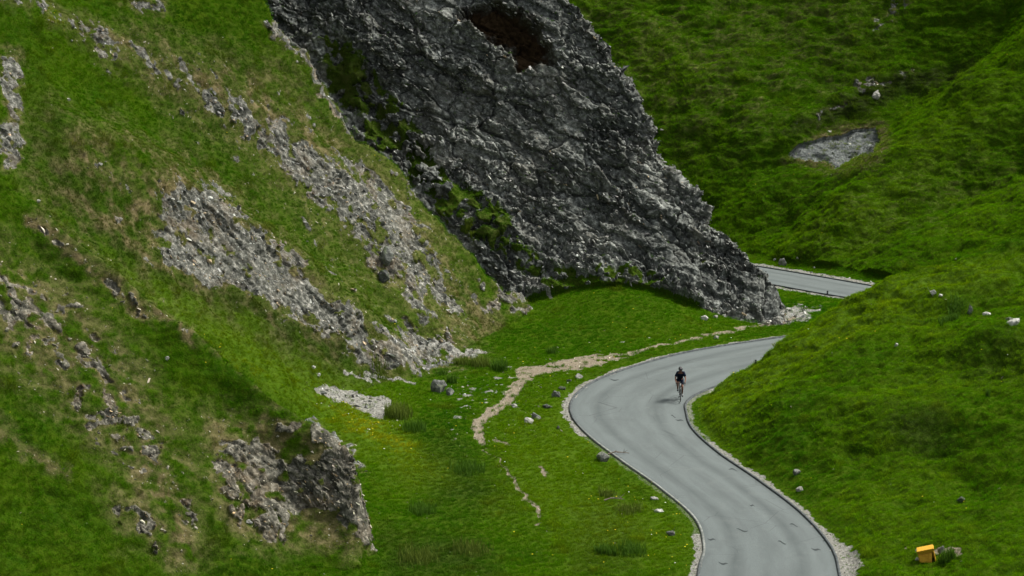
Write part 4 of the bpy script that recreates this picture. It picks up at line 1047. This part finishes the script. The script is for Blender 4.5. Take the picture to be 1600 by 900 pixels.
MB().tube([ht, hb], .024).build('head_tube', white_p, bike, smooth=True)
fk = MB(); [fk.tube([(s_*.02, -.385, .77), (s_*.048, -.41, .66), (s_*.05, -.5, .335)], .013, 8, .008) for s_ in (-1, 1)]; fk.build('fork', frame_m, bike)
MB().tube([(0, -.36, .92), (0, -.43, .945)], .018).build('stem', white_p, bike)
hbm = MB().tube([(-.20, -.43, .945), (.20, -.43, .945)], .014)
for s_ in (-1, 1): hbm.tube([(s_*.2, -.43, .945), (s_*.21, -.50, .945), (s_*.215, -.535, .90), (s_*.215, -.51, .84), (s_*.215, -.43, .82)], .015)
hbm.build('handlebar', black, bike)
for s_ in (-1, 1): MB().tube([(s_*.21, -.50, .955), (s_*.21, -.555, .985), (s_*.21, -.57, .93), (s_*.21, -.56, .86)], .018, 8, .007).build('brake_lever', black, bike, smooth=True)
MB().hexa([(-.07, .40, .93), (.07, .40, .93), (.02, .14, .935), (-.02, .14, .935), (-.07, .41, .965), (.07, .41, .965), (.02, .13, .955), (-.02, .13, .955)]).build('saddle', black, bike, .01)
MB().torus((.045, .08, .27), .095, .006).build('chainring', alloy, bike)
MB().tube([(-.09, .08, .27), (-.09, .03, .435)], .012).tube([(.09, .08, .27), (.09, .13, .105)], .012).tube([(-.09, .08, .27), (.09, .08, .27)], .02).build('crank', alloy, bike)
for s_, yy, zz in ((-1, .03, .435), (1, .13, .105)): MB().box((s_*.125-.035, yy-.04, zz-.012), (s_*.125+.035, yy+.04, zz+.008)).build('pedal', black, bike)
MB().tube([(0, -.06, .50), (0, -.19, .64)], .036, 12).build('water_bottle', white_p, bike, smooth=True)
rider = empty('person', (bx-off.x, by-off.y, base_z), rot)
tag(rider, 'cyclist in dark short sleeved jersey, black shorts and black helmet riding towards the viewer', 'person')
# body: pelvis, spine, neck, head, arms, legs
V = [(0, .27, 1.0), (0, .20, 1.12), (0, .07, 1.26), (0, -.06, 1.36), (0, -.13, 1.42), (0, -.19, 1.475), (0, -.235, 1.545), (0, -.245, 1.615)]
R_ = [(.135, .11), (.13, .10), (.15, .105), (.13, .09), (.055, .055), (.06, .065), (.078, .092), (.062, .075)]
E_ = [(0, 1), (1, 2), (2, 3), (3, 4), (4, 5), (5, 6), (6, 7)]
def add(p, r_, frm):
    V.append(p); R_.append(r_); E_.append((frm, len(V)-1)); return len(V)-1
J = {}
for s_ in (-1, 1):
    sh = add((s_*.155, -.09, 1.375), .062, 3); ua = add((s_*.21, -.16, 1.28), .048, sh); el = add((s_*.255, -.25, 1.145), .036, ua); fa = add((s_*.24, -.36, 1.06), .034, el); wr = add((s_*.215, -.455, .995), .024, fa); hd = add((s_*.21, -.50, .985), .03, wr)
    J[s_] = ((s_*.155, -.09, 1.375), (s_*.21, -.16, 1.28), (s_*.235, -.205, 1.21))
legs = {-1: [(-.09, .22, .97), (-.105, .03, .92), (-.12, -.17, .86), (-.12, -.07, .70), (-.12, .06, .53), (-.12, .075, .49)], 1: [(.09, .22, .95), (.10, .09, .80), (.105, -.06, .64), (.11, .04, .46), (.115, .16, .25), (.118, .18, .20)]}
LR = [.085, .08, .056, .055, .034, .032]
for s_ in (-1, 1):
    k_ = 0
    for p_, r_ in zip(legs[s_], LR): k_ = add(p_, r_, k_)
skin('body', V, E_, R_, skin_m, rider)
# nose and ears belong to the body's look
MB().hexa([(-.012, -.335, 1.53), (.012, -.335, 1.53), (.012, -.31, 1.52), (-.012, -.31, 1.52), (-.008, -.33, 1.57), (.008, -.33, 1.57), (.008, -.31, 1.57), (-.008, -.31, 1.57)]).build('nose', skin_m, rider)
for s_ in (-1, 1): MB().hexa([(s_*.080, -.245, 1.54), (s_*.092, -.235, 1.54), (s_*.092, -.215, 1.54), (s_*.08, -.22, 1.54), (s_*.080, -.245, 1.585), (s_*.094, -.235, 1.59), (s_*.094, -.215, 1.59), (s_*.08, -.22, 1.585)]).build('ear', skin_m, rider)
MB().box((-.02, -.325, 1.505), (.02, -.31, 1.512)).build('mouth', flat("lips", (.25, .09, .08)), rider)
MB().tube([(-.082, -.27, 1.585), (-.06, -.318, 1.583), (0, -.335, 1.582), (.06, -.318, 1.583), (.082, -.27, 1.585)], .017, 8).build('sunglasses', glass_m, rider, smooth=True)
# helmet
hm_ = bmesh.new(); bmesh.ops.create_uvsphere(hm_, u_segments=20, v_segments=12, radius=1)
for v in list(hm_.verts):
    if v.co.z < -.12: v.co.z = -.12-.1*(v.co.z+.12)
    a_ = math.atan2(v.co.y, v.co.x)
    v.co = Vector((v.co.x*.108, v.co.y*.145, v.co.z*.105*(1+.06*math.cos(a_*10))))
me = bpy.data.meshes.new('helmet'); hm_.to_mesh(me); hm_.free(); me.materials.append(helmet_m); ho = link(bpy.data.objects.new('helmet', me)); ho.location = (0, -.225, 1.625); ho.rotation_euler = (math.radians(12), 0, 0); ho.parent = rider
# jersey
V2 = [(0, .27, 1.0), (0, .20, 1.12), (0, .07, 1.26), (0, -.06, 1.36), (0, -.105, 1.40)]; R2 = [(.165, .15), (.165, .15), (.19, .155), (.185, .16), (.14, .12)]; E2 = [(0, 1), (1, 2), (2, 3), (3, 4)]
for s_ in (-1, 1):
    k_ = 3
    for p_, r_ in zip(J[s_], (.100, .080, .066)): V2.append(p_); R2.append(r_); E2.append((k_, len(V2)-1)); k_ = len(V2)-1
skin('jersey', V2, E2, R2, cloth_m, rider)
V3 = [(0, .27, 1.0), (0, .25, 1.05)]; R3 = [(.168, .15), (.16, .15)]; E3 = [(0, 1)]
for s_ in (-1, 1):
    k_ = 0; L = legs[s_]; mid = tuple(L[1][i]*.35+L[2][i]*.65 for i in range(3))
    for p_, r_ in zip((L[0], L[1], mid), (.102, .092, .078)): V3.append(p_); R3.append(r_); E3.append((k_, len(V3)-1)); k_ = len(V3)-1
skin('shorts', V3, E3, R3, cloth_m, rider)
for s_, (px_, py_, pz_) in ((-1, (-.12, .045, .45)), (1, (.118, .145, .125))):
    up_ = legs[s_][4]; skin('sock', [up_, tuple(up_[i]*.4+(px_, py_+.03, pz_+.04)[i]*.6 for i in range(3)), (px_, py_+.03, pz_+.02)], [(0, 1), (1, 2)], [.042, .038, .038], sock_m, rider, lv=1)
    skin('shoe', [(px_, py_+.06, pz_+.01), (px_, py_-.02, pz_+.015), (px_, py_-.12, pz_+.0)], [(0, 1), (1, 2)], [.038, .042, .032], black, rider, lv=1)
for s_ in (-1, 1):
    g_ = skin('glove', [(s_*.213, -.462, .99), (s_*.21, -.50, .985), (s_*.21, -.53, .985)], [(0, 1), (1, 2)], [(.03, .022), (.042, .024), (.040, .02)], black, rider, lv=1)
    for k_ in range(4):
        yy = -.485-.017*k_; L_ = 1-.08*abs(k_-1.5)
        skin('finger', [(s_*.222, yy, .985), (s_*.240, yy-.004, .965), (s_*.236, yy-.006, .965-.028*L_), (s_*.222, yy-.006, .965-.042*L_)], [(0, 1), (1, 2), (2, 3)], [.010, .009, .008, .007], skin_m, g_, lv=1)
    skin('thumb', [(s_*.20, -.478, .985), (s_*.186, -.495, .968), (s_*.188, -.515, .945)], [(0, 1), (1, 2)], [.011, .010, .008], skin_m, g_, lv=1)
# ------------------------------------------------------------------ grit bin
gp, gn = pick(1451, 878)
orange = flat("orange_plastic", (.56, .31, .02), .6, .3, 0, (.38, .20, .02)); orange_d = flat("orange_plastic_worn", (.60, .34, .03), .6, .3, 0, (.42, .18, .02)); inside = flat("bin_inside", (.10, .045, .006), .8)
binr = empty('grit_bin', gp+Vector((0, .15, -.04)), (math.radians(2), math.radians(-14), math.radians(-6)))
tag(binr, 'orange plastic grit bin tilted to one side with its front panel hanging loose', 'grit bin')
b_ = MB(); W, Dp, Hh = .31, .22, .50
b_.hexa([(-W, Dp-.03, 0), (W, Dp-.03, 0), (W, Dp, 0), (-W, Dp, 0), (-W, Dp-.03, Hh+.005), (W, Dp-.03, Hh+.005), (W, Dp, Hh+.005), (-W, Dp, Hh+.005)])
for s_ in (-1, 1):
    x0, x1 = (s_*W-.02, s_*W+.02); b_.hexa([(x0, -Dp, 0), (x1, -Dp, 0), (x1, Dp-.032, 0), (x0, Dp-.032, 0), (x0, -Dp, Hh), (x1, -Dp, Hh), (x1, Dp-.032, Hh+.002), (x0, Dp-.032, Hh+.002)])
b_.box((-W+.022, -Dp, Hh-.07), (W-.022, -Dp+.03, Hh)); b_.build('body', orange, binr, .006)
MB().box((-W+.022, -Dp+.05, .002), (W-.022, Dp-.04, .03)).build('bin_floor', inside, binr)
fp_ = MB(); fp_.hexa([(-W+.01, -Dp-.03, .01), (W-.16, -Dp-.07, .01), (W-.16, -Dp-.045, .01), (-W+.01, -Dp-.005, .01), (-W+.015, -Dp-.03, Hh-.075), (W-.06, -Dp-.03, Hh-.075), (W-.06, -Dp-.006, Hh-.075), (-W+.015, -Dp-.006, Hh-.075)])
fpo = fp_.build('front_panel', orange_d, binr, .006)
MB().hexa([(.02, -Dp-.075, .03), (.05, -Dp-.077, .03), (.05, -Dp-.05, .03), (.02, -Dp-.05, .03), (.05, -Dp-.052, Hh-.10), (.08, -Dp-.052, Hh-.10), (.08, -Dp-.03, Hh-.10), (.05, -Dp-.03, Hh-.10)]).build('ridge', orange, fpo)
ld = MB(); e_ = .045
ld.hexa([(-W-e_+.01, -Dp-.035, Hh-.02), (W+e_-.01, -Dp-.035, Hh-.02), (W+e_, Dp+.03, Hh+.012), (-W-e_, Dp+.03, Hh+.012), (-W-e_, -Dp-.13, Hh+.13), (W+e_, -Dp-.13, Hh+.13), (W+e_-.02, Dp+.02, Hh+.10), (-W-e_+.02, Dp+.02, Hh+.10)])
ldo = ld.build('lid', orange, binr, .015)
boulder(1470, 860, 12, 1.3, 'grey', 'grey stone standing behind the right side of the grit bin', group=G1)
# ------------------------------------------------------------------ posts, branches and dock stalks
post_m = flat("post_black", (.015, .015, .016), .6)
for u, v, h_, lab in ((1293, 461, .26, 'short black marker post at the near edge of the upper road'), (1180, 569, .22, 'short black marker post on the knoll edge beside the road')):
    p, _ = pick(u, v); r0 = empty('marker_post', p, (0, .05, .2)); tag(r0, lab, 'post', 'black marker posts')
    MB().box((-.045, -.03, -.1), (.045, .03, h_)).build('post', post_m, r0, .008); MB().box((-.047, -.034, h_-.10), (.047, -.0305, h_-.05)).build('reflector', flat("reflector_grey", (.2, .2, .2)), r0)
wood = flat("dead_wood", (.16, .13, .10), .9)
for u, v, lab, L_ in ((966, 712, 'dead grey branch lying across the kerb from the flat mossy boulder', 1.0), (960, 784, 'dark dead branch in the grass left of the two pale boulders', .9)):
    p, _ = pick(u, v); r = random.Random(int(u)); mb = MB()
    mb.tube([(-L_/2, 0, .10), (-.1, .05, .18), (L_/2, -.1, .12)], .035, 6, .012)
    for k_ in range(7):
        t = r.uniform(-.3, .4)*L_; mb.tube([(t, 0, .15), (t+r.uniform(.0, .3), r.uniform(-.2, .2), r.uniform(.15, .38))], .014, 5, .004)
    o = mb.build('dead_branch', wood); o.location = p; o.rotation_euler = (0, 0, .2); tag(o, lab, 'branch')
def dock(u, v, hpx, lab, cs):
    p, _ = pick(u, v); dep = p.y*CP-(p.z-HC)*SP; h_ = hpx*dep/FPX; r = random.Random(int(u)); root = empty('dock_plant', p); tag(root, lab, 'plant', 'dock stalks')
    stm = flat("dock_stem_%d" % u, cs[0], .9); hd = flat("dock_seed_%d" % u, cs[1], .9); lf = rush_m[1]
    mb = MB()
    for k_ in range(3): mb.tube([(r.uniform(-.05, .05), 0, -.05), (r.uniform(-.08, .08), .02, h_*.5), (r.uniform(-.14, .14), .03, h_*r.uniform(.75, .95))], .014, 5, .006)
    mb.build('stem', stm, root)
    mb = MB().tube([(0, 0, h_*.5), (0, 0, h_)], .03, 6, .015)
    for k_ in range(90):
        z_ = h_*r.uniform(.55, 1.); x_ = max(-.11, min(.11, r.gauss(0, .05))); y_ = r.gauss(0, .035); q_ = r.uniform(.008, .022); mb.hexa([(x_-q_, y_-q_, z_-q_), (x_+q_, y_-q_, z_-q_), (x_+q_, y_+q_, z_), (x_-q_, y_+q_, z_), (x_-q_, y_-q_, z_+q_), (x_+q_, y_-q_, z_+q_), (x_+q_, y_+q_, z_+q_), (x_-q_, y_+q_, z_+q_)])
    mb.build('seed_head', hd, root)
    vs, fs = [], []
    for k_ in range(14):
        a = r.random()*6.28; l = r.uniform(.15, .35); z_ = r.uniform(0, h_*.35); c_, s2 = math.cos(a), math.sin(a); k0 = len(vs)
        vs += [(0, 0, z_), (c_*l*.5-s2*.05, s2*l*.5+c_*.05, z_+.14), (c_*l, s2*l, z_+.05), (c_*l*.5+s2*.05, s2*l*.5-c_*.05, z_+.12)]; fs.append((k0, k0+1, k0+2, k0+3))
    me = bpy.data.meshes.new('leaves'); me.from_pydata(vs, [], fs); me.materials.append(lf); o = link(bpy.data.objects.new('leaves', me)); o.parent = root
0 and dock(1494, 880, 30, 'tall dock plant with pale brown seed head right of the grit bin', ((.05, .08, .02), (.10, .10, .035)))
0 and dock(1553, 896, 34, 'straw coloured dock stalk at the bottom right of the knoll', ((.15, .14, .07), (.20, .19, .09)))
